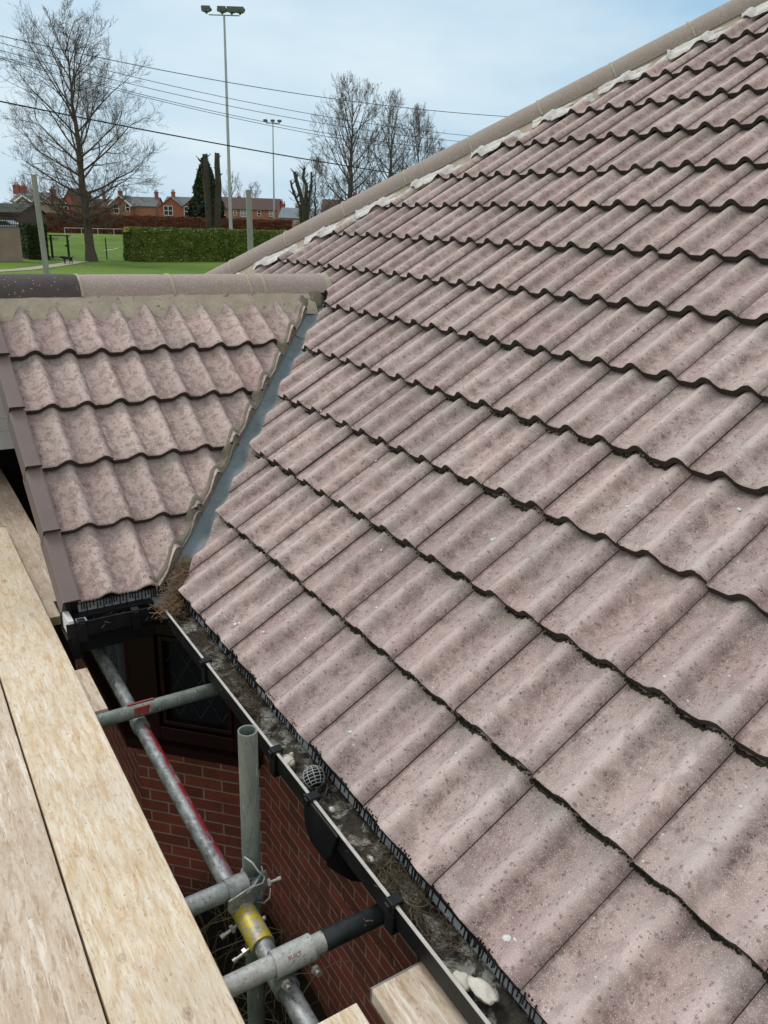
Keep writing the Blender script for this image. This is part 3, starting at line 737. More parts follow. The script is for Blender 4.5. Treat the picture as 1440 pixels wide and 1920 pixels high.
mb = MB()     # slim bargeboard behind the caps and the black boxed end at the eave
def slopepts(n0, n1, x, ya, yb): return [(x, ya, ya * math.tan(TH) + n0), (x, yb, yb * math.tan(TH) + n0), (x, yb, yb * math.tan(TH) + n1), (x, ya, ya * math.tan(TH) + n1)]
mb.prism(slopepts(-.03, -.115, -.405, .02, 1.53), (.02, 0, 0)); mb.prism([(-.405, -.068, -.21), (-.405, .10, -.21), (-.405, .10, -.05), (-.405, .02, -.06), (-.405, -.068, -.062)], (.02, 0, 0))
mb.prism([(-.385, y, z) for y, z in ((-.02, -.21), (.10, -.21), (.10, -.06), (-.02, -.06))], (.3, 0, 0))
mb.build('bargeboard', M_BLACK, bung)

# fascia, soffit
mb = MB()
mb.bb(.046, .066, -7, .046, -.205, -.028)
mb.bb(-.385, .046, .046, .066, -.205, -.028)
mb.bb(.064, .60, -7, 1.2, -.212, -.192); mb.bb(-.385, .066, .064, .45, -.210, -.194)
mb.bb(.064, .60, 3.1, 4.2, -.212, -.192); mb.bb(.046, .066, 3.1, 4.2, -.205, -.028)
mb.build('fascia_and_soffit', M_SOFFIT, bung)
# pale board seen behind the comb, and the comb filler itself
mb = MB(); mb.bb(.020, .034, -7, -.05, -.075, -.022)
for x0, x1 in ((-.36, -.02),): mb.bb(x0, x1, .022, .036, -.075, -.03)
eav = mb.build('eaves_tray', M_PALE, bung)
mb = MB(); rg = random.Random(2); y = -.06
while y > -3.6:
    y -= rg.uniform(.0065, .0115) if mnoise.noise(Vector((y * 9, 0, 0))) > -.12 else rg.uniform(.012, .035)
    ln = rg.uniform(.020, .042); tl = rg.uniform(-.004, .004); x = .010 + rg.uniform(-.003, .003)
    mb.add([(x, y, -.014), (x, y - .0026, -.014), (x - .006 + tl, y - .0026 + tl * 2, -.02 - ln), (x - .006 + tl, y + tl * 2, -.02 - ln),
            (x + .003, y, -.014), (x + .003, y - .0026, -.014), (x - .003 + tl, y - .0026 + tl * 2, -.02 - ln), (x - .003 + tl, y + tl * 2, -.02 - ln)],
           [(0, 1, 2, 3), (4, 7, 6, 5), (0, 3, 7, 4), (1, 5, 6, 2), (3, 2, 6, 7)])
mb.bb(.008, .016, -3.6, -.05, -.030, -.020)
x = -.36
while x < -.03:
    x += rg.uniform(.008, .014); ln = rg.uniform(.02, .045); mb.bb(x, x + .004, .008, .012, -.02 - ln, -.012)
mb.build('comb_filler', M_BLACK, eav)

# gutters
def gutter(name, ax, a0, a1, parent):
    pr_ = [(-.070, -.060), (-.070, -.118), (-.060, -.128), (.033, -.128), (.044, -.118), (.044, -.056), (.041, -.056), (.041, -.114), (.031, -.124), (-.058, -.124), (-.066, -.116), (-.066, -.060)]
    def P(o_, z, t): return (o_, t, z) if ax == 'Y' else (t, o_, z)
    mb = MB(); K = len(pr_); a = [P(o_, z, a0) for o_, z in pr_]; b = [P(o_, z, a1) for o_, z in pr_]
    mb.add(a + b, [(i, (i + 1) % K, (i + 1) % K + K, i + K) for i in range(K)] + [tuple(range(K))[::-1], tuple(range(K, 2 * K))])
    g = mb.build(name, M_BLACK, parent)
    mb = MB()
    lo, hi = min(a0, a1), max(a0, a1)
    if ax == 'Y': mb.bb(-.0722, -.0640, lo, hi, -.0605, -.0585)
    else: mb.bb(lo, hi, -.0722, -.0640, -.0605, -.0585)
    mb.build('gutter_rim', M_RIM if ax == 'Y' else M_BLACK, g)
    return g
g1 = gutter('gutter', 'Y', -4.2, -.062, bung); g2 = gutter('gutter', 'X', -.425, -.062, bung)
g2['label'] = 'short black gutter below the wing roof'
mb = MB(); mb.bb(-.0735, .044, -.064, .046, -.130, -.1255); mb.bb(-.066, -.062, -.0735, -.060, -.128, -.058); mb.bb(.041, .045, -.06, .045, -.128, -.056); mb.bb(-.06, .045, .041, .045, -.128, -.056); mb.build('gutter_angle', M_BLACK, g1)
def bracket(c, ax, parent):
    mb = MB()
    def B(o0, o1, t0, t1, z0, z1):
        if ax == 'Y': mb.bb(o0, o1, c + t0, c + t1, z0, z1)
        else: mb.bb(c + t0, c + t1, o0, o1, z0, z1)
    B(-.080, -.0725, -.016, .016, -.135, -.056); B(-.080, -.048, -.014, .014, -.0575, -.051); B(-.080, .044, -.016, .016, -.138, -.1305); B(-.088, -.08, -.009, .009, -.075, -.056); B(-.052, -.048, -.009, .009, -.07, -.0575)
    bevel(mb.build('gutter_bracket', M_BLACK, parent), .0015)
for c in (-.56, -1.13, -1.36, -1.76, -2.6): bracket(c, 'Y', g1)
for c in (-.37, -.17): bracket(c, 'X', g2)
# running outlet below the gutter and its pipe turning back to the wall
mb = MB(); mb.prism([(-.081, -1.33, -.06), (-.081, -1.34, -.150), (-.081, -1.372, -.188), (-.081, -1.455, -.188), (-.081, -1.485, -.150), (-.081, -1.52, -.06)], (.008, 0, 0)); mb.prism([(-.073, -1.345, -.129), (-.073, -1.35, -.150), (-.073, -1.377, -.184), (-.073, -1.45, -.184), (-.073, -1.475, -.150), (-.073, -1.485, -.129)], (.108, 0, 0))
outl = bevel(mb.build('running_outlet', M_BLACK, g1), .006, 3)
mb = MB(); mb.tube([(-.02, -1.42, -.15), (-.02, -1.42, -.235), (.03, -1.42, -.29), (.42, -1.42, -.56), (.52, -1.42, -.63), (.53, -1.42, -.72), (.53, -1.42, -2.45)], .034, 16)
mb.build('downpipe', M_BLACK, bung, smooth=True, angle=50)
mb = MB(); mb.bb(-.418, -.396, -.069, .043, -.118, -.046); mb.bb(-.392, -.345, -.064, -.012, -.117, -.064); wb = bevel(mb.build('gutter_stop_end', M_WHITE, g2), .003)

# walls (UVs in metres for the brick bond)
def wall_mesh(name, quads, mat, parent):
    mb = MB(); uvs = []
    for (a, b, c, d, u0) in quads:
        A, B, C_, D = [np.array(p, float) for p in (a, b, c, d)]
        mb.add([A, B, C_, D], [(0, 1, 2, 3)]); e = (B - A) / np.linalg.norm(B - A)
        for p in (A, B, C_, D): uvs.append((u0 + (p - A) @ e, p[2] + 30 * .075))
    o = mb.build(name, mat, parent); ul = o.data.uv_layers.new(name='surf'); li = np.zeros(len(o.data.loops), int); o.data.loops.foreach_get('vertex_index', li)
    ul.data.foreach_set('uv', np.array(uvs)[li].ravel()); return o
ZS = -1.36
xc, yc = .04, 1.01; xi, yi = .58, .47
wq = [((xi, yi, -2.5), (xi, -1.0, -2.5), (xi, -1.0, -.2), (xi, yi, -.2), 0.03),
      ((xc, yc, -2.5), (xi, yi, -2.5), (xi, yi, ZS), (xc, yc, ZS), .055),
      ((xc, 3.1, -2.5), (xc, yc, -2.5), (xc, yc, ZS), (xc, 3.1, ZS), .03),
      ((xi, -1.0, -2.5), (.80, -1.0, -2.5), (.80, -1.0, -.2), (xi, -1.0, -.2), 0.),
      ((.80, -1.0, -2.5), (.80, -7, -2.5), (.80, -7, -.2), (.80, -1.0, -.2), 0.),
      ((xc, 3.1, ZS), (xc, 2.75, ZS), (xc, 2.75, .2), (xc, 3.1, .2), 0.),
      ((xc, 2.75, -.21), (xc, .3, -.21), (xc, 1.535, .9), (xc, 1.54, .9), 0.),
      ((9, 4.1, -2.5), (.3, 4.1, -2.5), (.3, 4.1, -.1), (9, 4.1, -.1), 0.), ((.3, 4.1, -2.5), (.3, 3.1, -2.5), (.3, 3.1, -.1), (.3, 4.1, -.1), 0.), ((.3, 3.1, -2.5), (xc, 3.1, -2.5), (xc, 3.1, -.1), (.3, 3.1, -.1), 0.)]
wall = wall_mesh('brick_wall', wq, M_BRICK, bung)
def win_frame():
    e = np.array([1, -1, 0]) / math.sqrt(2); nrm = np.array([-1, -1, 0]) / math.sqrt(2); P0 = np.array([xc, yc, 0]); Z = np.array([0, 0, 1.]); A = [e, nrm, Z]
    wdt = math.hypot(xi - xc, yi - yc)
    def bx(mb, s0, s1, z0, z1, d0, d1): mb.box(P0 + e * (s0 + s1) / 2 + nrm * (d0 + d1) / 2 + Z * (z0 + z1) / 2, (s1 - s0, d1 - d0, z1 - z0), A)
    mb = MB()
    bx(mb, 0, .16, ZS + .0, -.21, -.05, .012); bx(mb, .16, .60, ZS, ZS + .085, -.05, .01); bx(mb, .16, .60, -.27, -.21, -.05, .01); bx(mb, .60, wdt, ZS, -.21, -.05, .012)
    bx(mb, .16, .60, -.70, -.64, -.05, .009)
    # sash bead
    bx(mb, .175, .585, ZS + .10, ZS + .125, -.05, .004); bx(mb, .175, .20, ZS + .125, -.715, -.05, .003); bx(mb, .56, .585, ZS + .125, -.715, -.05, .003); bx(mb, .20, .56, -.74, -.715, -.05, .002)
    fr = mb.build('window', M_FRAME, bung); bevel(fr, .003)
    mb = MB(); bx(mb, .18, .58, ZS + .09, -.22, -.044, -.036); mb.build('window_pane', M_GLASS, fr)
    mb = MB()   # diamond leading
    def seg(s0, z0, s1, z1, zlo, zhi):
        # clip to the pane
        pts = []
        for t in np.linspace(0, 1, 41):
            s_, z_ = s0 + (s1 - s0) * t, z0 + (z1 - z0) * t
            if .20 <= s_ <= .56 and zlo <= z_ <= zhi: pts.append(P0 + e * s_ + nrm * -.034 + Z * z_)
        if len(pts) > 1: mb.tube([pts[0], pts[-1]], .0026, 5)
    for zlo, zhi in ((ZS + .125, -.74), (-.64, -.27)):
        for k in range(-8, 12):
            seg(.20 + k * .125, zlo - .3, .20 + k * .125 + .75, zlo + 1.0, zlo, zhi); seg(.20 + k * .125, zlo - .3, .20 + k * .125 - .75, zlo + 1.0, zlo, zhi)
    mb.build('diamond_leading', M_CAME, fr)
    mb = MB(); bx(mb, -.03, wdt - .01, ZS - .055, ZS, -.06, .055); mb.bb(xc - .055, xc + .06, yc - .02, 2.75, ZS - .055, ZS - .001); mb.build('window_sill', M_FRAME, fr)
    # side light round the corner
    mb = MB(); mb.bb(xc - .01, xc + .05, yc, yc + .08, ZS, -.21); mb.bb(xc - .01, xc + .05, yc + .08, 2.75, ZS, ZS + .08); mb.bb(xc - .01, xc + .05, yc + .08, 2.75, -.28, -.21)
    for yy in (1.75, 2.67): mb.bb(xc - .008, xc + .05, yy, yy + .07, ZS + .08, -.28)
    f2 = bevel(mb.build('window', M_FRAME, bung), .003)
    mb = MB(); mb.bb(xc + .036, xc + .044, yc + .05, 2.75, ZS + .05, -.24); mb.build('window_pane', M_GLASS, f2)
    mb = MB()
    for i in range(40):
        y_ = yc + .09 + i * .04; mb.tube([(xc + .026 + .006 * math.sin(i), y_, ZS + .1), (xc + .026, y_ + .01, -.3)], .011, 5)
    mb.build('curtain', M_CURTAIN, f2)
    mb = MB(); mb.bb(xi + .1, xi + .12, -7, -1.02, -2.5, -.25); mb.build('window_pane', M_GLASS, bung)
    mb = MB(); mb.bb(xi + .02, xi + .2, -1.10, -1.003, -2.5, -.215); mb.bb(xi + .02, xi + .15, -7, -1.1, -.9, -.215); mb.build('door_frame', M_SOFFIT, bung)
win_frame()

# ------------------------------------------------------------------ debris in and near the gutter
def dirt(name, ax, a0, a1, label):
    mb = MB(); n = int(abs(a1 - a0) / .006); vs = []; K = 12
    for i in range(n + 1):
        t = a0 + (a1 - a0) * i / n
        for j in range(K):
            o_ = -.0655 + .106 * j / (K - 1); z = -.106 + .010 * mnoise.noise(Vector((t * 9, o_ * 20, 0))) + .006 * mnoise.noise(Vector((t * 40, o_ * 50, 2))) + .003 * mnoise.noise(Vector((t * 150, o_ * 150, 2)))
            z += .008 * mnoise.noise(Vector((t * 2.2, 0, 7))) + .010 * abs(j / (K - 1) - .5)
            vs.append((o_, t, z) if ax == 'Y' else (t, o_, z))
    mb.add(vs, [(i * K + j, i * K + j + 1, (i + 1) * K + j + 1, (i + 1) * K + j) for i in range(n) for j in range(K - 1)])
    return tag(mb.build(name, M_DIRT, smooth=True), label, 'dirt', None, 'stuff')
dirt('gutter_silt', 'Y', -3.2, -.07, 'mossy grey silt lying along the long gutter')
def stems(name, n, boxf, ln, mat, label, seed, rad=.0011, flat=.35, cat='debris'):
    mb = MB(); rg = random.Random(seed)
    for _ in range(n):
        c, dirx = boxf(rg); a = rg.uniform(0, 6.28) if dirx is None else dirx + rg.gauss(0, .5)
        L_ = ln * rg.uniform(.4, 1.3); d = np.array([math.cos(a), math.sin(a), rg.uniform(-flat, flat)]); b = np.array([-d[1], d[0], rg.uniform(-.3, .5)]) * rg.uniform(-.3, .3)
        pts = [np.array(c) + d * L_ * (t - .5) + b * L_ * (1 - (2 * t - 1) ** 2) for t in (0, .25, .5, .75, 1)]
        mb.tube(pts, [rad * rg.uniform(.7, 1.3)] * 5, 3, 0, False)
    return tag(mb.build(name, mat), label, cat, None, 'stuff')
def gb(rg):
    while True:
        y = rg.uniform(-2.5, -.1)
        if rg.random() < .35 + mnoise.noise(Vector((y * 3.2, 0, 4))) * 1.3: break
    return (rg.uniform(-.052, .028), y, -.096 + rg.random() * .03), (math.pi / 2 if rg.random() < .6 else None)
stems('dry_stems', 1050, gb, .052, M_STRAW, 'dry brown stems scattered over the silt in the long gutter', 1, .0009)
def vb(rg):
    f = rg.random() ** 1.3; t = -.07 + .15 * f
    return (t + rg.gauss(0, .022) + .02, t + rg.gauss(0, .022) - .05 * (1 - f), (t + .02) * math.tan(TH) * .8 - .028 + rg.random() * .03 - .03 * (1 - f)), (math.pi * .3 if rg.random() < .6 else None)
stems('pine_needles', 820, vb, .075, M_TWIG, 'tangle of brown pine needles caught at the foot of the valley', 2, .0010, .5)
def wb_(rg): return (rg.uniform(-.34, -.1), rg.uniform(-.05, .02), -.10 + rg.random() * .03), None
stems('loose_stems', 26, wb_, .09, M_STRAW, 'few thin dry stems lying in the short black gutter', 3, .0011, .2)
def stone(c, sz, seed, label, ax=None, rough=.35):
    mb = MB(); mb.blob(c, sz, seed, 3, rough, 0, ax); return tag(mb.build('stone_chip', M_STONE, smooth=True), label, 'stone', 'pale chips lying in the gutter')
stone((-.047, -1.165, -.078), (.020, .026, .010), 1, 'round white disc of mortar leaning on the gutter rim near the mesh ball', None, .12)
stone((-.026, -2.03, -.070), (.020, .034, .010), 2, 'largest cream stone in the gutter, beside the nearest board end', None, .55)
stone((-.045, -1.985, -.080), (.017, .024, .009), 3, 'white chip tucked beside the largest cream stone')
stone((-.030, -1.60, -.086), (.008, .013, .007), 4, 'small white flake on bare silt near the last bracket')
stone((-.022, -1.14, -.084), (.007, .009, .006), 5, 'tiny pale chip just above the wire mesh ball')
stone((-.03, -1.40, -.084), (.007, .010, .006), 6, 'small white flake just below the wire mesh ball')
# balloon leaf guard
mb = MB(); bc = np.array([-.024, -1.285, -.062]); R_ = .031
axg = np.array([.1, .75, .5]); axg /= np.linalg.norm(axg); a1 = np.cross(axg, [0, 1, 0]); a1 /= np.linalg.norm(a1); a2 = np.cross(axg, a1)
for k in range(11):
    an = math.pi * 2 * k / 11; d = a1 * math.cos(an) + a2 * math.sin(an)
    mb.tube([bc + R_ * (axg * math.cos(t) + d * math.sin(t)) for t in np.linspace(.05, 2.5, 14)], .0013, 5)
for t in np.linspace(.3, 2.4, 8):
    mb.tube([bc + R_ * (axg * math.cos(t) + (a1 * math.cos(x) + a2 * math.sin(x)) * math.sin(t)) for x in np.linspace(0, 2 * math.pi, 21)], .0012, 5, 0, False)
lg = tag(mb.build('leaf_guard', M_BALL, smooth=True), 'dark plastic mesh ball guard sitting in the gutter outlet', 'leaf guard')

mb = MB(); mb.blob(bc, (R_ * .86,) * 3, 1, 3, .05); mb.build('dark_inside', M_BLACK, lg, smooth=True)

# ------------------------------------------------------------------ scaffold
ZT, ZL, RT = -.22, -.282, .02415
BT = -.155
def board(x0, x1, y0, y1, top, mat, label, band=None, group='scaffold boards on the platform', rot=0.):
    mb = MB(); NY = max(2, int(abs(y1 - y0) / .12)); vs = []
    for i in range(NY + 1):
        y = y0 + (y1 - y0) * i / NY; w_ = .0015 * mnoise.noise(Vector((y * 2, x0 * 9, 0)))
        if abs(x0 + .44) < 1: pass
        for x, z in ((x0 + w_, top - .038), (x0 + w_, top - .002), (x0 + .002 + w_, top), (x1 - .002 + w_, top), (x1 + w_, top - .002), (x1 + w_, top - .038)): vs.append((x, y, z + .001 * mnoise.noise(Vector((y, x, 0)))))
    fs = [(i * 6 + k, i * 6 + (k + 1) % 6, (i + 1) * 6 + (k + 1) % 6, (i + 1) * 6 + k) for i in range(NY) for k in range(6)]
    fs += [tuple(range(6))[::-1], tuple(NY * 6 + k for k in range(6))]; mb.add(vs, fs)
    o = mb.build('scaffold_board', mat); tag(o, label, 'board', group)
    if band is not None:
        mb = MB(); ye = band; mb.bb(x0 - .0015, x1 + .0015, ye - .001, ye + .0025, top - .039, top + .001); mb.build('end_band', M_STEELBAND, o)
    return o
board(-.672, -.440, -4.4, 1.38, BT, M_BOARD, 'pale yellow scaffold board at the inner edge, nearest the black gutter', 1.38)
board(-.912, -.678, -4.4, 1.30, BT - .002, M_BOARD2, 'greyer scratched scaffold board left of the pale yellow one')
board(-1.152, -.918, -4.4, 1.34, BT - .001, M_BOARD3, 'worn scaffold board along the left edge of the photo')
board(-1.39, -1.158, -4.4, 1.34, BT - .001, M_BOARD2, 'scaffold board outermost on the platform, farthest from the roof')
for k, (a, b, m_, lb) in enumerate(((-.530, -.297, M_BOARD3, 'muddy scaffold board running under the gable verge, nearest the wing roof'), (-.768, -.535, M_BOARD2, 'muddy scaffold board beyond the platform end, second from the wing roof'), (-1.006, -.773, M_BOARD3, 'muddy scaffold board beyond the platform end, outermost'))):
    board(a, b, .30, 2.62, BT - .040, m_, lb, 2.62 if k == 1 else None, 'muddy boards passing the gable')
board(-.436, -.222, -4.4, -1.865, BT - .001, M_BOARD, 'short pale board end just below the clamped pole, middle of the bottom edge')
board(-.178, .02, -4.4, -1.852, BT - .003, M_BOARD3, 'brown stained board end tucked under the gutter at the bottom edge', -1.852)
board(-.56, -.385, -.47, -.17, BT - .040, M_BOARD2, 'small timber offcut poking out from under the pale yellow board', None, None)

def stube(p0, p1, mat, label, group='scaffold tubes'):
    mb = MB(); mb.pipe(p0, p1, RT, RT - .004, 32); o = mb.build('scaffold_tube', mat, smooth=True, angle=50)
    return tag(o, label, 'scaffold tube', group)
XL = -.290
stube((XL, -4.0, ZL), (XL, 1.4, ZL), M_LEDGER, 'long ledger tube streaked with red paint running beneath the crossing tubes')
stube((-1.5, -.495, ZT), (.005, -.495, ZT), M_GALVG, 'greenish cross tube in front of the leaded window')
stube((-1.5, -1.39, ZT), (-.268, -1.39, ZT), M_GALV, 'short galvanised cross tube ending at the upright')
t3 = stube((-1.5, -1.645, ZT), (-.02, -1.645, ZT), M_GALVW, 'pale cross tube with a black painted end near the gutter')
mb = MB(); mb.pipe((-.185, -1.645, ZT), (-.018, -1.645, ZT), RT + .0007, RT - .002, 32); mb.build('black_end', M_DARKST, t3, smooth=True, angle=50)
stube((-.237, -1.345, -2.5), (-.237, -1.345, .20), M_GALVG, 'upright open ended tube standing against the gutter edge')
stube((-1.45, -1.345, -2.5), (-1.45, -1.345, .9), M_GALVG, 'outer upright tube beyond the platform')
stube((-1.42, -4.0, ZL), (-1.42, 1.4, ZL), M_GALV, 'outer ledger tube below the platform')

def bolt(mb, p, d, L_=.03, r=.006):
    p = np.array(p, float); d = np.array(d, float); d /= np.linalg.norm(d)
    mb.tube([p, p + d * L_], r * .62, 10); mb.tube([p + d * (L_ * .25), p + d * (L_ * .25 + .009)], r * 1.5, 6); mb.tube([p + d * L_ * .8, p + d * L_], r * .9, 10)
# fitting 1: band coupler on the near cross tube
cp = empty('scaffold_coupler', (XL + .02, -1.645, ZT - .03), 'galvanised band coupler clamping the pale cross tube over the ledger', 'coupler', 'scaffold couplers')
mb = MB(); mb.pipe((XL - .022, -1.645, ZT), (XL + .072, -1.645, ZT), RT + .0065, RT + .0015, 36)
for x in (XL - .022, XL + .072): mb.pipe((x - .002, -1.645, ZT), (x + .002, -1.645, ZT), RT + .0075, RT + .001, 36)
mb.build('band', M_GALVW, cp, smooth=True, angle=50)
mb = MB(); mb.pipe((XL, -1.675, ZL), (XL, -1.61, ZL), RT + .006, RT + .001, 32); mb.build('saddle', M_GALV, cp, smooth=True, angle=50)
for x_ in (XL - .012, XL + .062): mb = MB(); bolt(mb, (x_, -1.68, ZT - .022), (0, -.85, .25), .03, .0075); mb.build('bolt', M_BOLT, cp, smooth=True, angle=40)
mb = MB()   # stamped lettering patch, small raised strokes
import itertools
def word(txt, o_, ux, uy, h, mat, parent, name='lettering'):
    cu = bpy.data.curves.new(name, 'FONT'); cu.body = txt; cu.size = h; cu.extrude = .0003
    ob = bpy.data.objects.new(name, cu); dg = bpy.context.evaluated_depsgraph_get(); COL.objects.link(ob); dg.update()
    me = bpy.data.meshes.new_from_object(ob.evaluated_get(bpy.context.evaluated_depsgraph_get())); bpy.data.objects.remove(ob); bpy.data.curves.remove(cu)
    ux, uy, o_ = np.array(ux, float), np.array(uy, float), np.array(o_, float); nn = np.cross(ux, uy); r0 = ORG[parent.name]
    for v in me.vertices: v.co = Vector(o_ + ux * v.co.x + uy * v.co.y + nn * v.co.z - r0)
    me.materials.append(mat); o = bpy.data.objects.new(name, me); COL.objects.link(o); o.parent = parent; ORG[o.name] = r0; return o
M_STAMP = plain('faded_red_print', (.22, .10, .09), .8, .4, 200)
a = math.radians(38); nrm = np.array([0, -math.sin(a), math.cos(a)]); uy = np.array([0, math.cos(a), math.sin(a)])
word('BUILT', np.array([XL + .005, -1.645, ZT]) + nrm * (RT + .0068) - uy * .006, (1, 0, 0), uy, .013, M_STAMP, cp)
# fitting 2: sleeve coupler with yellow paint on the ledger
cp = empty('scaffold_coupler', (XL, -1.46, ZL - .03), 'sleeve coupler daubed with yellow paint on the ledger', 'coupler', 'scaffold couplers')
mb = MB(); mb.pipe((XL, -1.535, ZL), (XL, -1.385, ZL), RT + .006, RT + .0005, 36); mb.build('sleeve', M_YELLOW, cp, smooth=True, angle=50)
for y in (-1.43, -1.51): mb = MB(); bolt(mb, (XL - .022, y, ZL - .018), (-1, -.1, -.25), .05, .0075); mb.build('bolt', M_BOLT, cp, smooth=True, angle=40)
mb = MB(); mb.tube([(XL + .028, -1.47, ZL + .01), (XL + .036, -1.47, ZL + .012)], .006, 8); mb.build('rivet', M_BOLT, cp, smooth=True)
# fitting 3: right angle coupler at the upright
cp = empty('scaffold_coupler', (-.262, -1.385, ZT - .05), 'steel right angle coupler with spring clip joining the short cross tube to the upright', 'coupler', 'scaffold couplers')
mb = MB()
vs = [(-.335, -1.42, -.25), (-.332, -1.424, -.222), (-.30, -1.426, -.212), (-.262, -1.420, -.208), (-.232, -1.395, -.205), (-.212, -1.385, -.212), (-.212, -1.388, -.262), (-.24, -1.410, -.272), (-.27, -1.424, -.262), (-.30, -1.428, -.268), (-.33, -1.424, -.262)]
mb.prism(vs, (0, .005, .001)); mb.pipe((XL - .035, -1.39, ZT), (XL + .02, -1.39, ZT), RT + .005, RT + .0005, 32)
bevel(mb.build('plate', M_GALV, cp, smooth=True, angle=40), .0015)
mb = MB(); mb.pipe((-.237, -1.345, -.235), (-.237, -1.345, -.285), RT + .005, RT + .0005, 32); mb.build('collar', M_GALV, cp, smooth=True, angle=50)
mb = MB(); mb.tube([(-.262, -1.36, -.165), (-.250, -1.385, -.17), (-.243, -1.40, -.185), (-.232, -1.405, -.20), (-.225, -1.402, -.214), (-.235, -1.410, -.222), (-.262, -1.415, -.215), (-.285, -1.42, -.222)], .0028, 8); mb.build('spring_clip', M_GALVW, cp, smooth=True)
mb = MB(); bolt(mb, (-.222, -1.378, -.262), (1, -.15, .1), .05, .007); mb.tube([(-.25, -1.41, -.275), (-.235, -1.412, -.287), (-.215, -1.405, -.285), (-.205, -1.39, -.27)], .0025, 8); mb.build('bolt', M_BOLT, cp, smooth=True, angle=40)
# fitting 4: small red half saddle under the far cross tube
cp = empty('scaffold_coupler', (XL, -.495, ZT - .03), 'red painted saddle clip on the greenish cross tube', 'coupler', 'scaffold couplers')
mb = MB(); aa = np.linspace(-.2, math.pi + .2, 15); cz = ZT + .004
mb.prism([(XL + .006 + .027 * math.cos(t), -.495 - RT - .003, cz + .018 - .030 * math.sin(t)) for t in aa], (0, .003, .001))
mb.prism([(XL - .035, -.495 + .002, ZT + RT + .001), (XL - .035, -.495 + .014, ZT + RT - .002), (XL + .055, -.495 + .014, ZT + RT - .002), (XL + .055, -.495 + .002, ZT + RT + .001)], (0, 0, .003))
mb.build('saddle', M_REDST, cp, smooth=True, angle=40)
mb = MB(); mb.pipe((XL, -.52, ZL), (XL, -.47, ZL), RT + .004, RT + .0005, 28); mb.build('band', M_GALV, cp, smooth=True, angle=50)

# plants in the dark pit below
mb = MB(); rg = random.Random(6)
for _ in range(420):
    bx_, by_ = rg.uniform(-.9, .5), rg.uniform(-1.9, .7); h = rg.uniform(.3, 1.0) * (1.2 if rg.random() < .2 else .7); a = rg.uniform(0, 6.28); ln = rg.uniform(.1, .6)
    pts = [(bx_ + math.cos(a) * ln * t * t, by_ + math.sin(a) * ln * t * t, -2.48 + h * (t - .35 * t * t * t)) for t in (0, .2, .4, .6, .8, 1)]
    mb.tube(pts, [.004, .004, .0035, .003, .002, .001], 3, 0, False)
tag(mb.build('border_plants', plain('pale_dead_stalk', (.14, .13, .07), .9, .5, 8)), 'straggly pale stalks growing in the shade below the scaffold', 'plants', None, 'stuff')
mb = MB()
for _ in range(26):
    y0 = rg.uniform(-1.0, .1); z0 = rg.uniform(-1.9, -.8); pts = []
    a = rg.uniform(-.6, .9); x_ = .575
    for t in range(7): pts.append((x_ - .012 - .03 * rg.random(), y0 - t * .07 * math.cos(a), z0 + t * .05 * math.sin(a) + rg.uniform(-.02, .02)))
    mb.tube(pts, [.0022] * 7, 4, 0, False)
tag(mb.build('climbing_stems', plain('dark_climber', (.07, .045, .03), .9, .3)), 'thin bare climber stems trailing across the brick wall', 'climber', None, 'stuff')

# ------------------------------------------------------------------ background helpers
def add_rnd(o, seed, per):
    n = len(o.data.vertices); r = np.random.RandomState(seed).rand(n // per + 1, 3); a = np.repeat(r, per, 0)[:n]
    at = o.data.attributes.new('rnd', 'FLOAT_COLOR', 'POINT'); at.data.foreach_set('color', np.concatenate([a, np.ones((n, 1))], 1).ravel())
def leaves(centers, size, seed, normals=None):
    rs = np.random.RandomState(seed); c = np.array(centers); n = len(c)
    a = rs.randn(n, 3); a /= np.linalg.norm(a, axis=1)[:, None]; b = rs.randn(n, 3); b -= a * (a * b).sum(1)[:, None]; b /= np.linalg.norm(b, axis=1)[:, None]
    s_ = size * (0.6 + .8 * rs.rand(n))[:, None]
    v = np.stack([c - a * s_, c - b * s_ * .5, c + a * s_, c + b * s_ * .5], 1).reshape(-1, 3)
    return v, np.arange(4 * n).reshape(-1, 4)
def leafobj(name, centers, size, seed, mat, parent=None, origin=None, core=None):
    v, f = leaves(centers, size, seed); mb = MB(); mb.v = v.tolist(); mb.n = len(v); mb.f = [tuple(x) for x in f.tolist()]; mb.m = [0] * len(f)
    nv = len(v)
    if core: core(mb)
    o = mb.build(name, mat, parent, origin=origin); add_rnd(o, seed, 4); return o
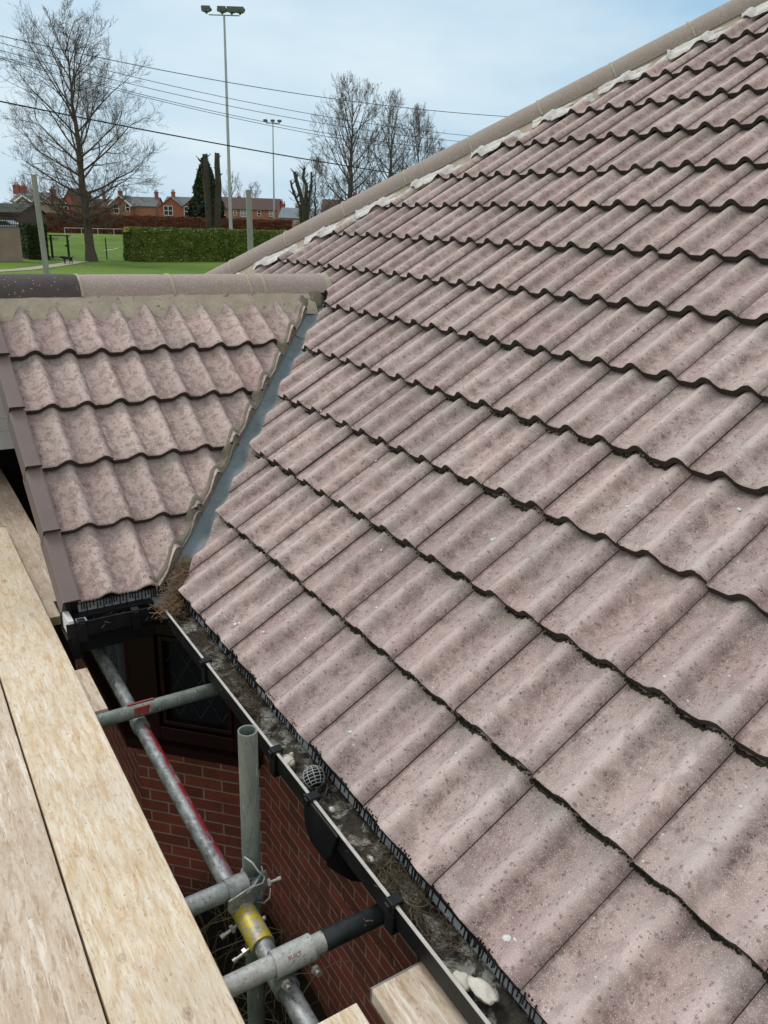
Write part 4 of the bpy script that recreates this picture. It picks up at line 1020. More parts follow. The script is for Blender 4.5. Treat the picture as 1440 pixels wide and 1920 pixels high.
def hedge(name, A, B, h, dep, n, size, mat, label, seed, bumps=.12, parent=None, extra=None):
    A, B = np.array(A, float), np.array(B, float); d = B - A; L_ = np.linalg.norm(d[:2]); e = d / L_; nn = np.array([-e[1], e[0], 0]); rs = np.random.RandomState(seed)
    pts = []
    for i in range(n):
        u = rs.rand(); face = rs.rand()
        if face < .62: q = (u * L_, -dep / 2 if rs.rand() < .75 else dep / 2, rs.rand() * h)
        elif face < .88: q = (u * L_, (rs.rand() - .5) * dep, h)
        else: q = ((0 if rs.rand() < .6 else L_), (rs.rand() - .5) * dep, rs.rand() * h)
        x, y, z = q; k = mnoise.noise(Vector((x * .9, z * 1.1 + 7, seed))) * bumps + rs.randn() * .05
        # rounded top corners
        if z > h * .8: 
            y *= 1 - .12 * ((z / h - .8) / .2) ** 2
        x = x + k * .6 * (1 if x > L_ / 2 else -1) * (1 if face >= .88 else 0); y = y + (k if y > 0 else -k); z = z + (k * .6 if face >= .62 and face < .88 else 0)
        pts.append(A + e * x + nn * y + np.array([0, 0, max(.03, z)]))
    def core(mb):
        c = (A + B) / 2 + np.array([0, 0, h * .48]); mb.box(c, (L_ - .25, dep - .3, h * .93), [e, nn, [0, 0, 1]])
    o = leafobj(name, pts, size, seed, mat, None, tuple((A + B) / 2), core)
    return tag(o, label, 'hedge')
def grow(rg, mb, p, d, L_, r, lvl, maxl, gnarl=.25, up=.12, nchild=(3, 5), droop=0., twig_r=.006, seglen=None, sides=5):
    n = 7 if lvl < 2 else 5 if lvl < 3 else 4
    pts = [np.array(p, float)]; dirs = []; d = np.array(d, float); d /= np.linalg.norm(d)
    for i in range(n):
        g = gnarl * (.5 if lvl == 0 else 1); d = d + np.array([rg.gauss(0, g), rg.gauss(0, g), rg.gauss(0, g * .8) + up - droop * (i / n)]) * .5; d /= np.linalg.norm(d)
        pts.append(pts[-1] + d * L_ / n); dirs.append(d.copy())
    re = r * (.45 if lvl < maxl else .5)
    rr = [r + (re - r) * (i / n) for i in range(n + 1)]
    mb.tube(pts, rr, sides if lvl == 0 else 4 if lvl < 2 else 3, 1 if lvl >= 3 else 0, False)
    if lvl >= maxl: return
    nc = rg.randint(*nchild)
    for c in range(nc):
        i = max(1, min(n, int(round((.25 + .75 * (c + rg.random()) / nc) * n))))
        base = dirs[min(i, n) - 1]; a = np.random.RandomState(rg.randint(0, 10 ** 6)).randn(3); a -= base * (a @ base); a /= np.linalg.norm(a) + 1e-9
        ang = rg.uniform(.45, .95); nd = base * math.cos(ang) + a * math.sin(ang)
        grow(rg, mb, pts[i], nd, L_ * rg.uniform(.42, .66), max(twig_r, rr[i] * rg.uniform(.42, .6)), lvl + 1, maxl, gnarl, up, nchild, droop, twig_r, None, sides)
    nd = dirs[-1]; grow(rg, mb, pts[-1], nd, L_ * .5, max(twig_r, re * .9), lvl + 1, maxl, gnarl, up, nchild, droop, twig_r, None, sides)
def bare_tree(px, s, base_row, top_row, halfw, seed, label, trunk_r=.5, nl=26, maxl=3, mats=None, lowest=.2, nchild=(3, 4), twig_r=.012, leanpx=0, shape=None, basey=None, spread_up=.55, droop=.0, group=None, limb_r=.30, name='bare_tree', lf=.60):
    b = hp(px, base_row, s); g = gz(s); base = np.array([b[0], b[1], g]); top = hp(px, top_row, s)[2]; H = top - g
    halfw = halfw / FOC * s * .98
    rg = random.Random(seed); root = empty(name, tuple(base), label, 'tree', group)
    lean = ER * leanpx / FOC * s
    pts = []; rr = []; K = 16
    for i in range(K + 1):
        t = i / K; pts.append(base + np.array([0, 0, H * .84 * t]) + lean * t + np.array([rg.gauss(0, .07), rg.gauss(0, .07), 0]) * (0 if i == 0 else 1) * (.4 + t))
        rr.append(trunk_r * ((1 - t) ** .85 * .9 + .02) * (1 + .45 * math.exp(-t * 30)))
    mb = MB(); mb.tube(pts, rr, 12, 0, False); mb.build('trunk', mats[0], root, smooth=True)
    mb = MB()
    for k in range(nl):
        t = lowest + (1 - lowest) * ((k + .5 * rg.random()) / nl) ** 1.45; i = min(K - 1, int(t * K)); f = t * K - i
        p = pts[i] * (1 - f) + pts[i + 1] * f; az = k * 2.4 + rg.uniform(-.5, .5)
        tt = (t - lowest) / (1 - lowest)
        el = spread_up * .25 + 1.15 * tt ** 1.15 + rg.uniform(-.16, .16)
        d = np.array([math.cos(az) * math.cos(el), math.sin(az) * math.cos(el), math.sin(el)])
        # length from the distance to a rounded crown outline
        cc = base + np.array([0, 0, H * .53]); sc_ = np.array([halfw, halfw, H * .475]); a_ = (p - cc) / sc_; b_ = d / sc_
        A2, B2, C2 = b_ @ b_, 2 * (a_ @ b_), a_ @ a_ - 1; disc = max(0., B2 * B2 - 4 * A2 * C2); dist = (-B2 + math.sqrt(disc)) / (2 * A2)
        Lb = max(.9, dist * rg.uniform(.82, 1.05)) * lf
        grow(rg, mb, p, d, Lb, max(.035, trunk_r * limb_r * (1 - t * .60)), 0, maxl - (1 if tt > .45 and k % 2 else 0), .26, .16, nchild, droop, twig_r)
    mb.build('crown', [mats[1], mats[2]], root)
    return root
# big lime tree on the left
TM = (M_BARK, M_BARK, M_TWIGS)
bare_tree(172, 75.4, 490, 8, 152, 21, 'tallest bare tree, standing alone beside the green gate on the grass', .46, 40, 4, TM, .17, (4, 4), .0095, -12,
          lambda t: (.92 + .2 * t if t < .4 else 1.0 - (t - .4) * 1.0), None, .46, .22, None, .30, 'bare_tree', .60)
# three bare trees behind the hip and smaller ones
TG = 'bare trees behind the field'
TF = (M_BARK2, M_BARK2, M_TWIGS)
bare_tree(655, 118, 425, 138, 92, 5, 'tallest of the bare trees showing above the sloping hip tiles', .5, 42, 4, TF, .13, (3, 3), .017, 2, lambda t: (.75 + .25 * min(1, t * 3)) * (1 - max(0, t - .45) * 1.3), None, .66, 0, TG)
bare_tree(727, 122, 425, 178, 88, 6, 'bare tree right beside the tallest one above the hip tiles', .45, 34, 4, TF, .13, (3, 3), .017, 2, lambda t: (.8 + .2 * min(1, t * 3)) * (1 - max(0, t - .5) * 1.2), None, .68, 0, TG)
bare_tree(778, 128, 425, 205, 82, 7, 'rightmost bare tree, partly cut off by the hip tiles', .42, 34, 4, TF, .13, (3, 3), .018, 2, lambda t: (.8 + .2 * min(1, t * 3)) * (1 - max(0, t - .5) * 1.1), None, .68, 0, TG)
bare_tree(815, 134, 425, 258, 60, 17, 'low bushy bare tree at the far right end of the row', .3, 18, 4, TF, .15, (3, 3), .018, 2, None, None, .8, 0, TG)
bare_tree(590, 135, 425, 292, 52, 8, 'small bare tree behind the clump of lopped stems', .3, 20, 4, TF, .13, (3, 3), .018, 2, None, None, .8, 0, TG)
bare_tree(437, 190, 425, 322, 34, 9, 'hazy small bare tree just right of the tall floodlight mast', .28, 14, 3, TF, .2, (3, 4), .022, 0, None, None, .8, 0, TG)
bare_tree(475, 190, 425, 338, 32, 10, 'hazy small bare tree behind the right wooden post', .25, 14, 3, TF, .2, (3, 4), .022, 0, None, None, .8, 0, TG)
bare_tree(55, 175, 425, 325, 40, 12, 'low bare tree rising over the houses at the far left', .28, 16, 3, TF, .15, (3, 4), .02, 0, None, None, .7, 0, TG)
# pollards
M_POLL = plain('dark_ivy_stained_bark', (.060, .056, .044), .95, .4, 2, bump=.03)
def pollard(stems_, s, base_px, label, seed):
    g = gz(s); b = hp(base_px, 430, s); root = empty('pollard_tree', (b[0], b[1], g), label, 'tree', 'lopped trees'); rg = random.Random(seed)
    for (pts_, r0) in stems_:
        mb = MB(); P = [hp(x, y, s) for x, y in pts_]; P[0][2] = g
        K = len(P); mb.tube(P, [r0 * (1 - .35 * i / (K - 1)) for i in range(K)], 9, 0, True)
        for _ in range(14):
            i = rg.randint(1, K - 1); p = P[i - 1] + (P[i] - P[i - 1]) * rg.random(); a = rg.uniform(0, 6.28); mb.tube([p, p + np.array([math.cos(a), math.sin(a), .9]) * rg.uniform(.3, .8)], [.09, .03], 5)
        mb.build('trunk', M_POLL, root, smooth=True)
pollard([([(393, 440), (392, 400), (387, 350), (386, 318), (384, 289)], .44), ([(392, 440), (388, 400), (381, 340), (377, 296)], .12), ([(404, 440), (408, 390), (410, 350), (407, 310), (407, 287)], .42)], 96, 398, 'pair of thick lopped trunks with flat cut tops in front of the conifer', 1)
pollard([([(566, 440), (570, 400), (565, 370), (556, 340), (552, 322)], .34), ([(568, 440), (563, 390), (555, 372), (547, 350), (545, 338)], .2), ([(570, 440), (573, 380), (575, 350), (568, 332), (571, 314)], .26), ([(570, 440), (576, 390), (584, 350), (584, 322)], .22), ([(572, 440), (580, 380), (582, 345)], .18), ([(570, 440), (560, 380), (549, 362)], .12)], 112, 570, 'clump of short lopped stems spreading like a hand near the hip', 2)
# conifer behind the pollards
def conifer(px, s, row_top, hw, seed, label):
    g = gz(s); b = hp(px, 400, s); base = np.array([b[0], b[1], g]); top = hp(px, row_top, s)[2]; H = top - g; W = hw / FOC * s; rs = np.random.RandomState(seed)
    root = empty('conifer_tree', tuple(base), label, 'tree'); pts = []
    for _ in range(9000):
        t = rs.rand() ** .8; rad = W * (1 - t) ** .7 * (1 - .25 * rs.rand() ** 2); a = rs.rand() * 6.28; cl = 1 + .28 * mnoise.noise(Vector((math.cos(a) * 2, math.sin(a) * 2, t * 7)))
        if t < .08: rad *= .8
        pts.append(base + np.array([math.cos(a) * rad * cl, math.sin(a) * rad * cl, H * (.05 + .95 * t)]))
    leafobj('crown', pts, .38, seed, M_CONIF, root)
    mb = MB(); mb.tube([base, base + np.array([0, 0, H * .9])], [.35, .05], 8); mb.build('trunk', M_BARK, root)
conifer(388, 150, 300, 38, 3, 'dark green conifer behind the lopped trunks')
# hedges
pA, sA = gpix(236, 490.5); pB, sB = gpix(640, 489)
o = hedge('laurel_hedge', pA + FH * 1.0, pB + FH * 1.0, 2.95, 2.0, 42000, .085, M_HEDGE, 'clipped bright green laurel hedge with a yellowed top corner', 31, .30)
e = (pB - pA); e /= np.linalg.norm(e); rs = np.random.RandomState(4)
pts = [pA + FH * (1.0 - rs.rand() * 1.1) + e * (rs.rand() ** 1.6 * 2.2) + np.array([0, 0, 2.62 + .4 * rs.rand()]) for _ in range(420)]
leafobj('yellow_leaves', [p for p in pts], .09, 5, M_HEDGEY, o)
A_, _ = gpix(58, 434.5); B_, _ = gpix(560, 434)
g0 = lambda p, s: np.array([hp(p, 430, s)[0], hp(p, 430, s)[1], gz(s)])
hb = hedge('beech_hedge', g0(50, 138), g0(545, 150), 2.95, 1.8, 52000, .13, M_HEDGEB, 'long russet beech hedge below the houses across the field', 33, .3)
hedge('conifer_hedge', g0(39, 76) + ER * .1, g0(79, 77), 2.95, 3.2, 9000, .10, M_CONIF2, 'dark clipped conifer hedge behind the leaning wooden post', 34, .25)

# masts
def mast(px, s, top_row, base_row, heads, label, r0, hw=1.0):
    g = gz(s); b = hp(px, 400, s); base = np.array([b[0], b[1], g]); top = hp(px, top_row, s)[2]
    root = empty('floodlight_mast', tuple(base), label, 'floodlight', 'floodlight masts over the field')
    mb = MB(); mb.tube([base, base + (0, 0, (top - g) * .5), (base[0], base[1], top)], [r0, r0 * .75, r0 * .5], 12); mb.build('pole', M_POLE, root, smooth=True, angle=50)
    mb = MB(); mb.tube([np.array([b[0], b[1], top]) - ER * hw, np.array([b[0], b[1], top]) + ER * hw], .05 * s / 80, 6); mb.build('crossarm', M_POLE, root)
    for k in heads:
        c = np.array([b[0], b[1], top + .32 * hw]) + ER * hw * k; mb = MB(); mb.blob(c, (.36 * hw, .30 * hw, .20 * hw), k, 2, .25, 0, [ER, FH, [0, 0, 1]]); mb.box(c - np.array([0, 0, .16 * hw]), (.12 * hw, .12 * hw, .2 * hw))
        mb.box(c - FH * .22 * hw - np.array([0, 0, .02]), (.55 * hw, .10 * hw, .32 * hw), [ER, FH, [0, 0, 1]]); mb.build('lamp_head', M_LAMP, root)
mast(432, 108, 29, 430, (-1.15, -.12, .5, 1.05), 'taller floodlight mast nearer the camera, behind the green hedge', .24, 1.8)
mast(514, 165, 231, 430, (-1.1, 0., 1.0), 'shorter distant floodlight mast left of the lopped clump', .19, 1.25)
# wooden posts
def post(pxb, pyb, pxt, pyt, s, r, label, wire=False):
    A_ = hp(pxb, pyb, s); B_ = hp(pxt, pyt, s); d = (B_ - A_); k = (A_[2] + 2.5) / d[2]; base = A_ - d * k; base[2] = -2.5
    mb = MB(); n = 10; mb.tube([base + (B_ - base) * i / n for i in range(n + 1)], [r * (1.12 - .18 * i / n) for i in range(n + 1)], 12)
    o = mb.build('wooden_post', M_WOODG, smooth=True, angle=50, origin=tuple(base)); tag(o, label, 'post', 'grey wooden posts')
    if wire:
        mb = MB(); mb.tube([B_ - (0, 0, .1), B_ + ER * -.1 + (0, 0, .12), B_ + ER * .0 + (0, 0, .22), B_ + ER * .55 + (0, 0, .30)], .012, 5); mb.build('wire_end', M_POLE, o)
post(88, 515, 63, 327, 20, .066, 'leaning grey wooden post at the left, in front of the conifer hedge', True)
post(470, 472, 466, 356, 22, .078, 'upright grey wooden post in front of the laurel hedge')
# overhead lines
def cable(p0, p1, s0, s1, r, sag, label, mid=None):
    A_ = hp(*p0, s0); B_ = hp(*p1, s1); d = B_ - A_; A2 = A_ - d * .5; B2 = B_ + d * .35; pts = []
    for i in range(41):
        t = i / 40; tt = -.5 + 1.85 * t; q = A_ + d * tt; q[2] -= sag * 4 * tt * (1 - tt) * .5; pts.append(q)
    mb = MB(); mb.tube(pts, r, 6, 0, False); tag(mb.build('overhead_cable', M_CABLE, smooth=True), label, 'cable', 'overhead cables crossing the sky')
cable((0, 67), (958, 219), 36, 48, .0155, .9, 'topmost thin overhead cable')
cable((0, 80), (893, 256), 36, 48, .012, .9, 'second overhead cable from the top')
cable((0, 94), (870, 266), 36, 48, .012, .9, 'third overhead cable from the top')
cable((0, 106), (800, 276), 36, 48, .012, .8, 'fourth overhead cable, upper of the close pair')
cable((0, 109.5), (830, 288), 36, 48, .012, .8, 'fifth overhead cable, lower of the close pair')
cable((0, 190), (752, 327), 15, 21, .0125, .10, 'thick black cable, lowest and nearest of the overhead lines')

# gate, fence, dog, railings
def gx(px, row, s=None):
    if s is None: return gpix(px, row)[0]
    q = hp(px, row, s); q[2] = gz(s); return q
a_, b_ = gpix(99, 485)[0], gpix(130, 484)[0]
gt = empty('metal_gate', tuple((a_ + b_) / 2), 'green metal framed gate with white notices beside the big bare tree', 'gate')
Hg = 2.1
for p in (a_, b_):
    mb = MB(); mb.box(p + np.array([0, 0, Hg / 2]), (.16, .16, Hg), [ER, FH, [0, 0, 1]]); mb.build('gate_post', M_GATE, gt)
mb = MB(); mb.box((a_ + b_) / 2 + np.array([0, 0, Hg - .05]), (np.linalg.norm(b_ - a_), .08, .09), [ER, FH, [0, 0, 1]]); mb.box((a_ + b_) / 2 + np.array([0, 0, .12]), (np.linalg.norm(b_ - a_), .06, .07), [ER, FH, [0, 0, 1]])
for k in range(1, 12): mb.box(a_ + (b_ - a_) * k / 12 + np.array([0, 0, Hg / 2]), (.012, .012, Hg - .2), [ER, FH, [0, 0, 1]])
mb.build('gate_frame', M_GATE, gt)
mb = MB(); mb.box((a_ + b_) / 2 + np.array([0, 0, 1.75]) + ER * .1 - FH * .06, (.52, .03, .19), [ER, FH, [0, 0, 1]]); mb.build('notice', M_GABLE, gt)
mb = MB(); mb.box(b_ + ER * .32 + np.array([0, 0, 1.77]) - FH * .06, (.42, .03, .17), [ER, FH, [0, 0, 1]]); mb.build('notice', M_GABLE, gt)
mb = MB(); mb.blob(b_ - ER * .18 + np.array([0, 0, 1.12]) - FH * .08, (.10, .04, .10), 3, 2, .1); mb.build('latch', M_LAMP, gt)
fa, fb = gpix(132, 485)[0], gpix(236, 488)[0]
fe = empty('mesh_fence', tuple(fa), 'low green mesh fence between the gate and the laurel hedge', 'fence')
for t in (.66,):
    p = fa + (fb - fa) * t; mb = MB(); mb.box(p + np.array([0, 0, .98]), (.09, .09, 1.96), [ER, FH, [0, 0, 1]]); mb.build('fence_post', M_GATE, fe)
mb = MB()
for k in range(0, 60): p = fa + (fb - fa) * k / 60; mb.tube([p, p + (0, 0, 1.9)], .004, 3, 0, False)
for k in range(1, 12): mb.tube([fa + (0, 0, k * .165), fb + (0, 0, k * .165)], .004, 3, 0, False)
mb.build('mesh_panel', M_GATE, fe)
ra, sa_ = gpix(122, 440); rb, sb_ = gpix(330, 444)
rl = empty('pitch_railing', tuple(ra), 'low white rail along the far side of the playing field', 'railing')
for k in range(8):
    p = ra + (rb - ra) * k / 7; mb = MB(); mb.tube([p, p + (0, 0, 1.0)], .03, 6); mb.build('rail_post', M_GABLE, rl)
mb = MB(); mb.tube([ra + (0, 0, 1.0), rb + (0, 0, 1.0)], .035, 6); mb.build('rail', M_GABLE, rl)

def dog():
    p, s_ = gpix(127, 495); root_loc = p
    me = bpy.data.meshes.new('dog'); L_ = -ER  # head towards the left
    def q(f, z, sx=0): return tuple(L_ * f + FH * sx + np.array([0, 0, z]))
    V = [q(-.28, .50), q(0, .49), q(.26, .52), q(.42, .56), q(.53, .54), q(.66, .49), q(-.42, .55), q(-.58, .64), q(-.66, .70),
         q(.27, .34, .09), q(.33, .18, .09), q(.30, .02, .09), q(.36, .02, .09), q(.24, .34, -.09), q(.16, .20, -.09), q(.14, .03, -.09), q(.20, .02, -.09),
         q(-.30, .34, .09), q(-.38, .20, .09), q(-.32, .03, .09), q(-.26, .02, .09), q(-.26, .33, -.09), q(-.26, .2, -.09), q(-.16, .04, -.09), q(-.11, .02, -.09)]
    E_ = [(0, 1), (1, 2), (2, 3), (3, 4), (4, 5), (0, 6), (6, 7), (7, 8), (2, 9), (9, 10), (10, 11), (11, 12), (2, 13), (13, 14), (14, 15), (15, 16), (0, 17), (17, 18), (18, 19), (19, 20), (0, 21), (21, 22), (22, 23), (23, 24)]
    Rd = [.13, .12, .145, .10, .085, .04, .035, .025, .015, .06, .035, .028, .025, .06, .035, .028, .025, .075, .035, .028, .025, .075, .035, .028, .025]
    me.from_pydata(V, E_, []); o = bpy.data.objects.new('dog', me); COL.objects.link(o); o.location = root_loc
    md = o.modifiers.new('skin', 'SKIN'); sk = me.skin_vertices[0].data if me.skin_vertices else None
    if sk is None:
        bpy.context.view_layer.objects.active = o; sk = me.skin_vertices[0].data
    for i, r in enumerate(Rd): sk[i].radius = (r, r)
    sk[0].use_root = True; ss = o.modifiers.new('sub', 'SUBSURF'); ss.levels = 1; ss.render_levels = 2
    me.materials.append(M_FUR); ORG[o.name] = np.array(root_loc)
    tag(o, 'black dog walking left along the path by the green gate', 'dog')
    mb = MB()
    for sx in (.06, -.06): mb.blob(root_loc + L_ * .50 + FH * sx + np.array([0, 0, .56]), (.03, .02, .065), sx, 1, .1)
    mb.build('ear', M_FUR, o)
dog()

# yard wall with railings and a car at the far left
wa, wb2 = hp(-90, 505, 68), hp(43, 497, 72); wa[2] = wb2[2] = -2.5
mb = MB(); e = (wb2 - wa); Lw = np.linalg.norm(e); e /= Lw; nn = np.array([-e[1], e[0], 0])
mb.box((wa + wb2) / 2 + np.array([0, 0, 1.35]), (Lw, .35, 2.7), [e, nn, [0, 0, 1]])
yw = tag(mb.build('yard_wall', M_WALLB), 'pinkish stone yard wall at the far left edge', 'wall')
mb = MB(); mb.box((wa + wb2) / 2 + np.array([0, 0, 2.75]), (Lw, .42, .10), [e, nn, [0, 0, 1]]); mb.build('coping', M_LAMP, yw)
rr_ = empty('iron_railing', tuple((wa + wb2) / 2 + np.array([0, 0, 2.8])), 'black iron railings standing on the yard wall', 'railing')
mb = MB()
for k in range(0, 40): p = wa + (wb2 - wa) * k / 40 + np.array([0, 0, 2.8]); mb.tube([p, p + (0, 0, .95)], .035, 5)
mb.build('bars', M_IRON, rr_)
mb = MB()
for z in (2.95, 3.65): mb.tube([wa + (0, 0, z), wb2 + (0, 0, z)], .035, 5)
mb.build('rails', M_IRON, rr_)
def car():
    c = hp(8, 416, 84); c[2] = gz(84) + .9 * 0 ; zb = hp(8, 432, 84)[2] - .5; root = empty('parked_car', (c[0], c[1], zb), 'silver blue car parked behind the black railings', 'car')
    Z = np.array([0, 0, 1.]); O = np.array([c[0], c[1], zb])
    def Pp(f, z, d): return O + ER * f + FH * d + Z * z
    prof_ = [(-2.1, .35), (-2.15, .75), (-2.0, .95), (-1.45, 1.05), (-.9, 1.45), (.6, 1.48), (1.3, 1.08), (2.0, .92), (2.15, .7), (2.1, .35)]
    mb = MB(); mb.prism([Pp(f, z, -.85) for f, z in prof_], FH * 1.7); bevel(mb.build('body', M_CAR, root), .06, 3)
    mb = MB(); mb.prism([Pp(f, z, -.862) for f, z in [(-1.2, 1.08), (-.8, 1.38), (.5, 1.40), (1.05, 1.09)]], FH * 1.724); mb.build('side_window', M_PANE, root)
    for f in (-1.3, 1.3):
        for d in (-.8, .8): mb = MB(); mb.tube([Pp(f, .33, d - .1), Pp(f, .33, d + .1)], .33, 18); mb.build('wheel', M_IRON, root)
car()

# houses
def house_frame(px, s, yaw=0.):
    b = hp(px, 405, s); O = np.array([b[0], b[1], gz(s)]); c_, s_ = math.cos(yaw), math.sin(yaw); er = ER * c_ + FH * s_; ef = FH * c_ - ER * s_
    return O, er, ef
def zrow(px, row, s): return hp(px, row, s)[2]
def window_part(parent, O, er, ef, x, z, w_, h, d, mat=None, bars=1):
    mat = mat or M_PANE; Z = np.array([0, 0, 1.]); A = [er, ef, Z]; mb = MB(); c = O + er * x + Z * z + ef * (d - .06); b = .09
    for sx in (-1, 1): mb.box(c + er * sx * (w_ / 2 - b / 2), (b, .12, h), A)
    for sz in (-1, 1): mb.box(c + Z * sz * (h / 2 - b / 2), (w_, .12, b), A)
    for k in range(bars): mb.box(c + er * (w_ * ((k + 1) / (bars + 1) - .5)), (b, .11, h), A)
    mb.box(c, (w_, .11, b * .9), A); fr = mb.build('window', M_GABLE, parent)
    mb = MB(); mb.box(c + ef * .03, (w_ - .1, .04, h - .1), A); mb.build('pane', mat, fr)
def chimney(parent, O, er, ef, x, y, z0, z1, w_=.75, pots=2):
    mb = MB(); Z = np.array([0, 0, 1.]); A = [er, ef, Z]; mb.box(O + er * x + ef * y + Z * (z0 + z1) / 2, (w_, .6, z1 - z0), A); mb.box(O + er * x + ef * y + Z * (z1 - .15), (w_ + .14, .74, .16), A)
    for k in range(pots): p = O + er * (x + (k - (pots - 1) / 2) * .34) + ef * y + Z * z1; mb.tube([p, p + Z * .45], [.13, .10], 8)
    mb.build('chimney', M_FARBRICK2, parent)
def gabled(mb_w, mb_r, O, er, ef, x0, x1, y0, y1, zw, zr, axis, over=.25, thk=.14):
    Z = np.array([0, 0, 1.])
    def P(x, y, z): return O + er * x + ef * y + Z * z
    mb_w.add([P(x0, y0, -1), P(x1, y0, -1), P(x1, y1, -1), P(x0, y1, -1), P(x0, y0, zw), P(x1, y0, zw), P(x1, y1, zw), P(x0, y1, zw)], [(0, 1, 5, 4), (1, 2, 6, 5), (2, 3, 7, 6), (3, 0, 4, 7)])
    if axis == 'y':    # ridge runs away from viewer, gable faces viewer
        xm = (x0 + x1) / 2; mb_w.add([P(x0, y0, zw), P(x1, y0, zw), P(xm, y0, zr)], [(0, 1, 2)]); mb_w.add([P(x0, y1, zw), P(x1, y1, zw), P(xm, y1, zr)], [(2, 1, 0)])
        for sx in (x0, x1):
            k = (zr - zw) / abs(xm - sx); ox = sx + (over if sx > xm else -over); zo = zw - over * k
            a = [P(ox, y0 - over, zo), P(xm, y0 - over, zr), P(xm, y1 + over, zr), P(ox, y1 + over, zo)]
            mb_r.add([p + Z * .02 for p in a] + [p + Z * (thk + .02) for p in a], [(0, 1, 2, 3), (7, 6, 5, 4), (0, 4, 5, 1), (1, 5, 6, 2), (2, 6, 7, 3), (3, 7, 4, 0)])
    else:
        ym = (y0 + y1) / 2; mb_w.add([P(x0, y0, zw), P(x0, y1, zw), P(x0, ym, zr)], [(0, 1, 2)]); mb_w.add([P(x1, y0, zw), P(x1, y1, zw), P(x1, ym, zr)], [(2, 1, 0)])
        for sy in (y0, y1):
            k = (zr - zw) / abs(ym - sy); oy = sy + (over if sy > ym else -over); zo = zw - over * k
            a = [P(x0 - over, oy, zo), P(x0 - over, ym, zr), P(x1 + over, ym, zr), P(x1 + over, oy, zo)]
            mb_r.add([p + Z * .02 for p in a] + [p + Z * (thk + .02) for p in a], [(0, 1, 2, 3), (7, 6, 5, 4), (0, 4, 5, 1), (1, 5, 6, 2), (2, 6, 7, 3), (3, 7, 4, 0)])
HG = 'houses beyond the playing field'
def house(label, px, s, spans, wallmat, roofmat, wins=(), chims=(), yaw=0., trim=None):
    """spans: (px0, px1, row_eave, row_ridge, axis, ydepth0, ydepth1)"""
    O, er, ef = house_frame(px, s, yaw); root = empty('house', tuple(O), label, 'house', HG)
    X = lambda p: (hp(p, 400, s) - O) @ er; Zr = lambda r, p=px: hp(p, r, s)[2] - O[2]
    mw, mr = MB(), MB()
    for (a, b, re_, rr2, ax, y0, y1) in spans: gabled(mw, mr, O, er, ef, X(a), X(b), y0, y1, Zr(re_, (a + b) / 2), Zr(rr2, (a + b) / 2), ax)
    mw.build('wall', wallmat, root); rf = mr.build('roof', roofmat, root)
    for (p, r0, r1, y, wd) in chims: chimney(rf, O, er, ef, X(p), y, Zr(r0, p), Zr(r1, p), wd)
    for (p, r, wp, hr, d, mt, bars) in wins: window_part(root, O, er, ef, X(p), Zr(r, p), wp / FOC * s * 1.08, hr / FOC * s * 1.08, d - .02, mt, bars)
    if trim:
        mt_ = MB(); Z = np.array([0, 0, 1.])
        for (a, b, re_, rr2, d) in trim:
            xm = (X(a) + X(b)) / 2
            for xx in (X(a) - .25, X(b) + .25): mt_.tube([O + er * xx + Z * (Zr(re_) - .1) + ef * d, O + er * xm + Z * Zr(rr2) + ef * d], .14, 4)
        mt_.build('bargeboard', M_GABLE, root)
    return root
S0 = 172
house('red brick house with twin front gables and square white windows', 345, S0, [(300, 343, 388, 371, 'y', 0, 9), (343, 379, 389, 374, 'y', 0, 9), (300, 384, 386, 369, 'x', 3, 11)], M_FARBRICK2, M_SLATE,
      [(316, 395, 15, 15, 0, M_PANE, 1), (354, 396.5, 15, 15, 0, M_PANE, 1)], [(310, 375, 357, 7, .7), (377, 375, 352, 8, .6)])
house('brick cottage with slate roof and one steep white edged gable', 245, S0 + 6, [(206, 246, 386, 367, 'y', 0, 9), (226, 287, 386, 369, 'x', 2, 9)], M_FARBRICK, M_SLATE,
      [(219, 391, 9, 15, 0, M_PANE, 0), (240, 389, 7, 12, 0, M_PANE, 0)], [(214, 375, 356, 5, .8), (283, 374, 358, 5, .7)], 0, [(206, 246, 386, 367, -.3)])
house('orange brick house with broad brown hipped roof right of the mast', 465, S0 - 4, [(404, 518, 393, 371, 'x', 0, 10)], M_FARBRICK, M_BROOF,
      [(416, 399, 11, 10, 0, M_PANEL, 1), (441, 399, 5, 8, 0, M_PANE, 0), (457, 400, 10, 11, 0, M_PANEL, 1), (486, 400, 6, 9, 0, M_PANE, 0), (508, 401, 6, 9, 0, M_PANEL, 0)], [(437, 374, 366, 7, .7), (520, 400, 376, 6, .4)])
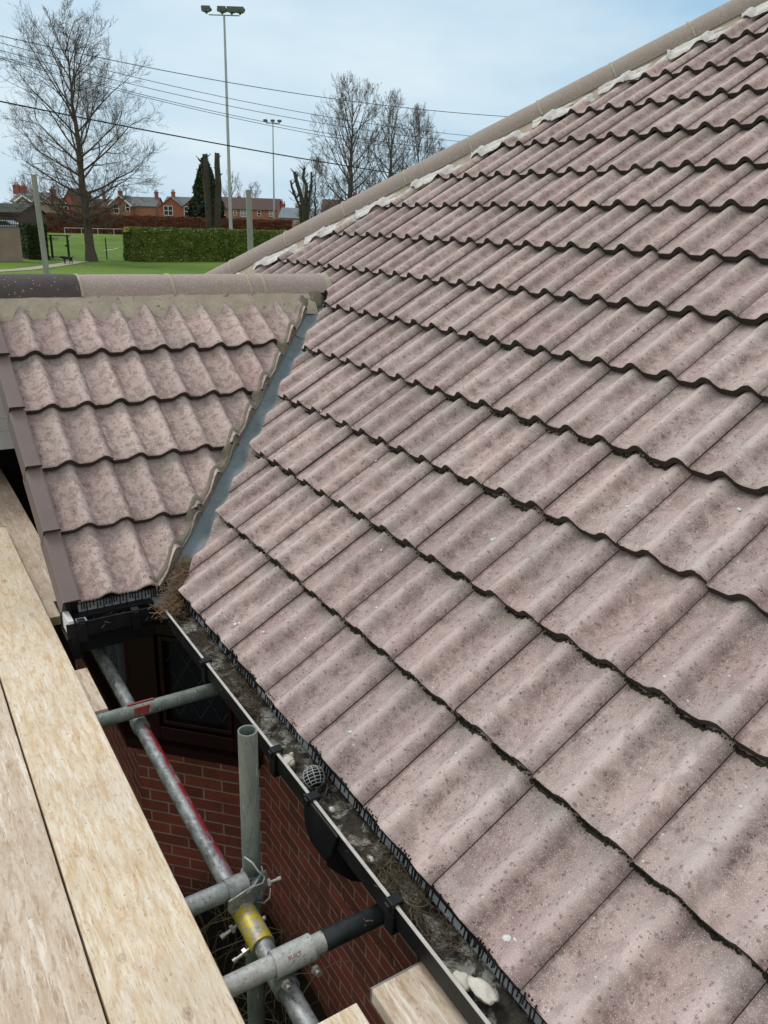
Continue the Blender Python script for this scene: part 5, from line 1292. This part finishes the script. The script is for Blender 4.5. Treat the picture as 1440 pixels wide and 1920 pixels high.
house('pale brick house at far left with a small white edged dormer gable', 60, S0 - 30, [(38, 62, 386, 368, 'y', -1, 8), (20, 78, 378, 360, 'x', 1, 9)], M_FARPALE, M_SLATE,
      [(50, 384, 8, 11, -1, M_PANEL, 0)], [(12, 362, 344, 5, 1.1), (25, 362, 347, 5, 1.0), (81, 376, 352, 5, .9)], 0, [(38, 66, 379, 368, -1.3)])
house('low red brick house behind the big bare tree trunk', 140, S0 + 10, [(112, 158, 390, 354, 'y', 0, 10), (100, 206, 388, 372, 'x', 2, 10)], M_FARBRICK2, M_BROOF,
      [(125, 387, 7, 10, 0, M_PANE, 0)], [(138, 362, 350, 5, .7), (183, 380, 356, 5, .6)])
house('dark roofed house half hidden behind the hip tiles', 640, S0 - 20, [(603, 700, 398, 375, 'x', 0, 10)], M_FARBRICK, M_BROOF, [], [(664, 378, 362, 5, 1.1)])
house('grey blue roofed building near the lopped clump', 575, S0 - 12, [(524, 612, 410, 391, 'x', 0, 10)], M_FARPALE, M_BLROOF, [(555, 416, 5, 6, 0, M_PANEL, 0)], [(521, 397, 380, 8, .7), (548, 398, 384, 8, .6)])
house('dark green roofed building cut off by the left edge', 5, 112, [(-60, 37, 398, 382, 'x', 0, 8)], M_BROOF, plain('mossy_green_roof', (.04, .055, .045), .9, .2, 1), [], [])
house('brick outbuilding with red doors left of the leaning post', 48, 118, [(36, 58, 410, 402, 'x', 0, 4)], M_FARBRICK, M_FARPALE, [(50, 404, 6, 3, 0, M_PANEL, 0)], [])
# white clad shed beyond the gable
sh = empty('clad_panel', (-1.0, 2.2, -2.5), 'white horizontally boarded panel glimpsed past the wing verge at the left edge', 'cladding')
mb = MB()
for k in range(8): mb.box((-1.06, 2.2, .115 + k * .0745), (2.0, .02, .072), [(1, 0, 0), (0, 1, .10), (0, -.10, 1)])
mb.bb(-2.06, -.06, 2.175, 2.23, .045, .078)
mb.build('boards', M_WHITE, sh)
mb = MB(); mb.bb(-2.4, .03, 2.66, 2.7, -2.5, .25); mb.bb(-2.4, .03, 2.23, 2.7, .25, .28); mb.build('dark_recess', M_DARKIN, sh)  # near-black backing, painted as the shade below the white boards
print('objects', len(bpy.data.objects))
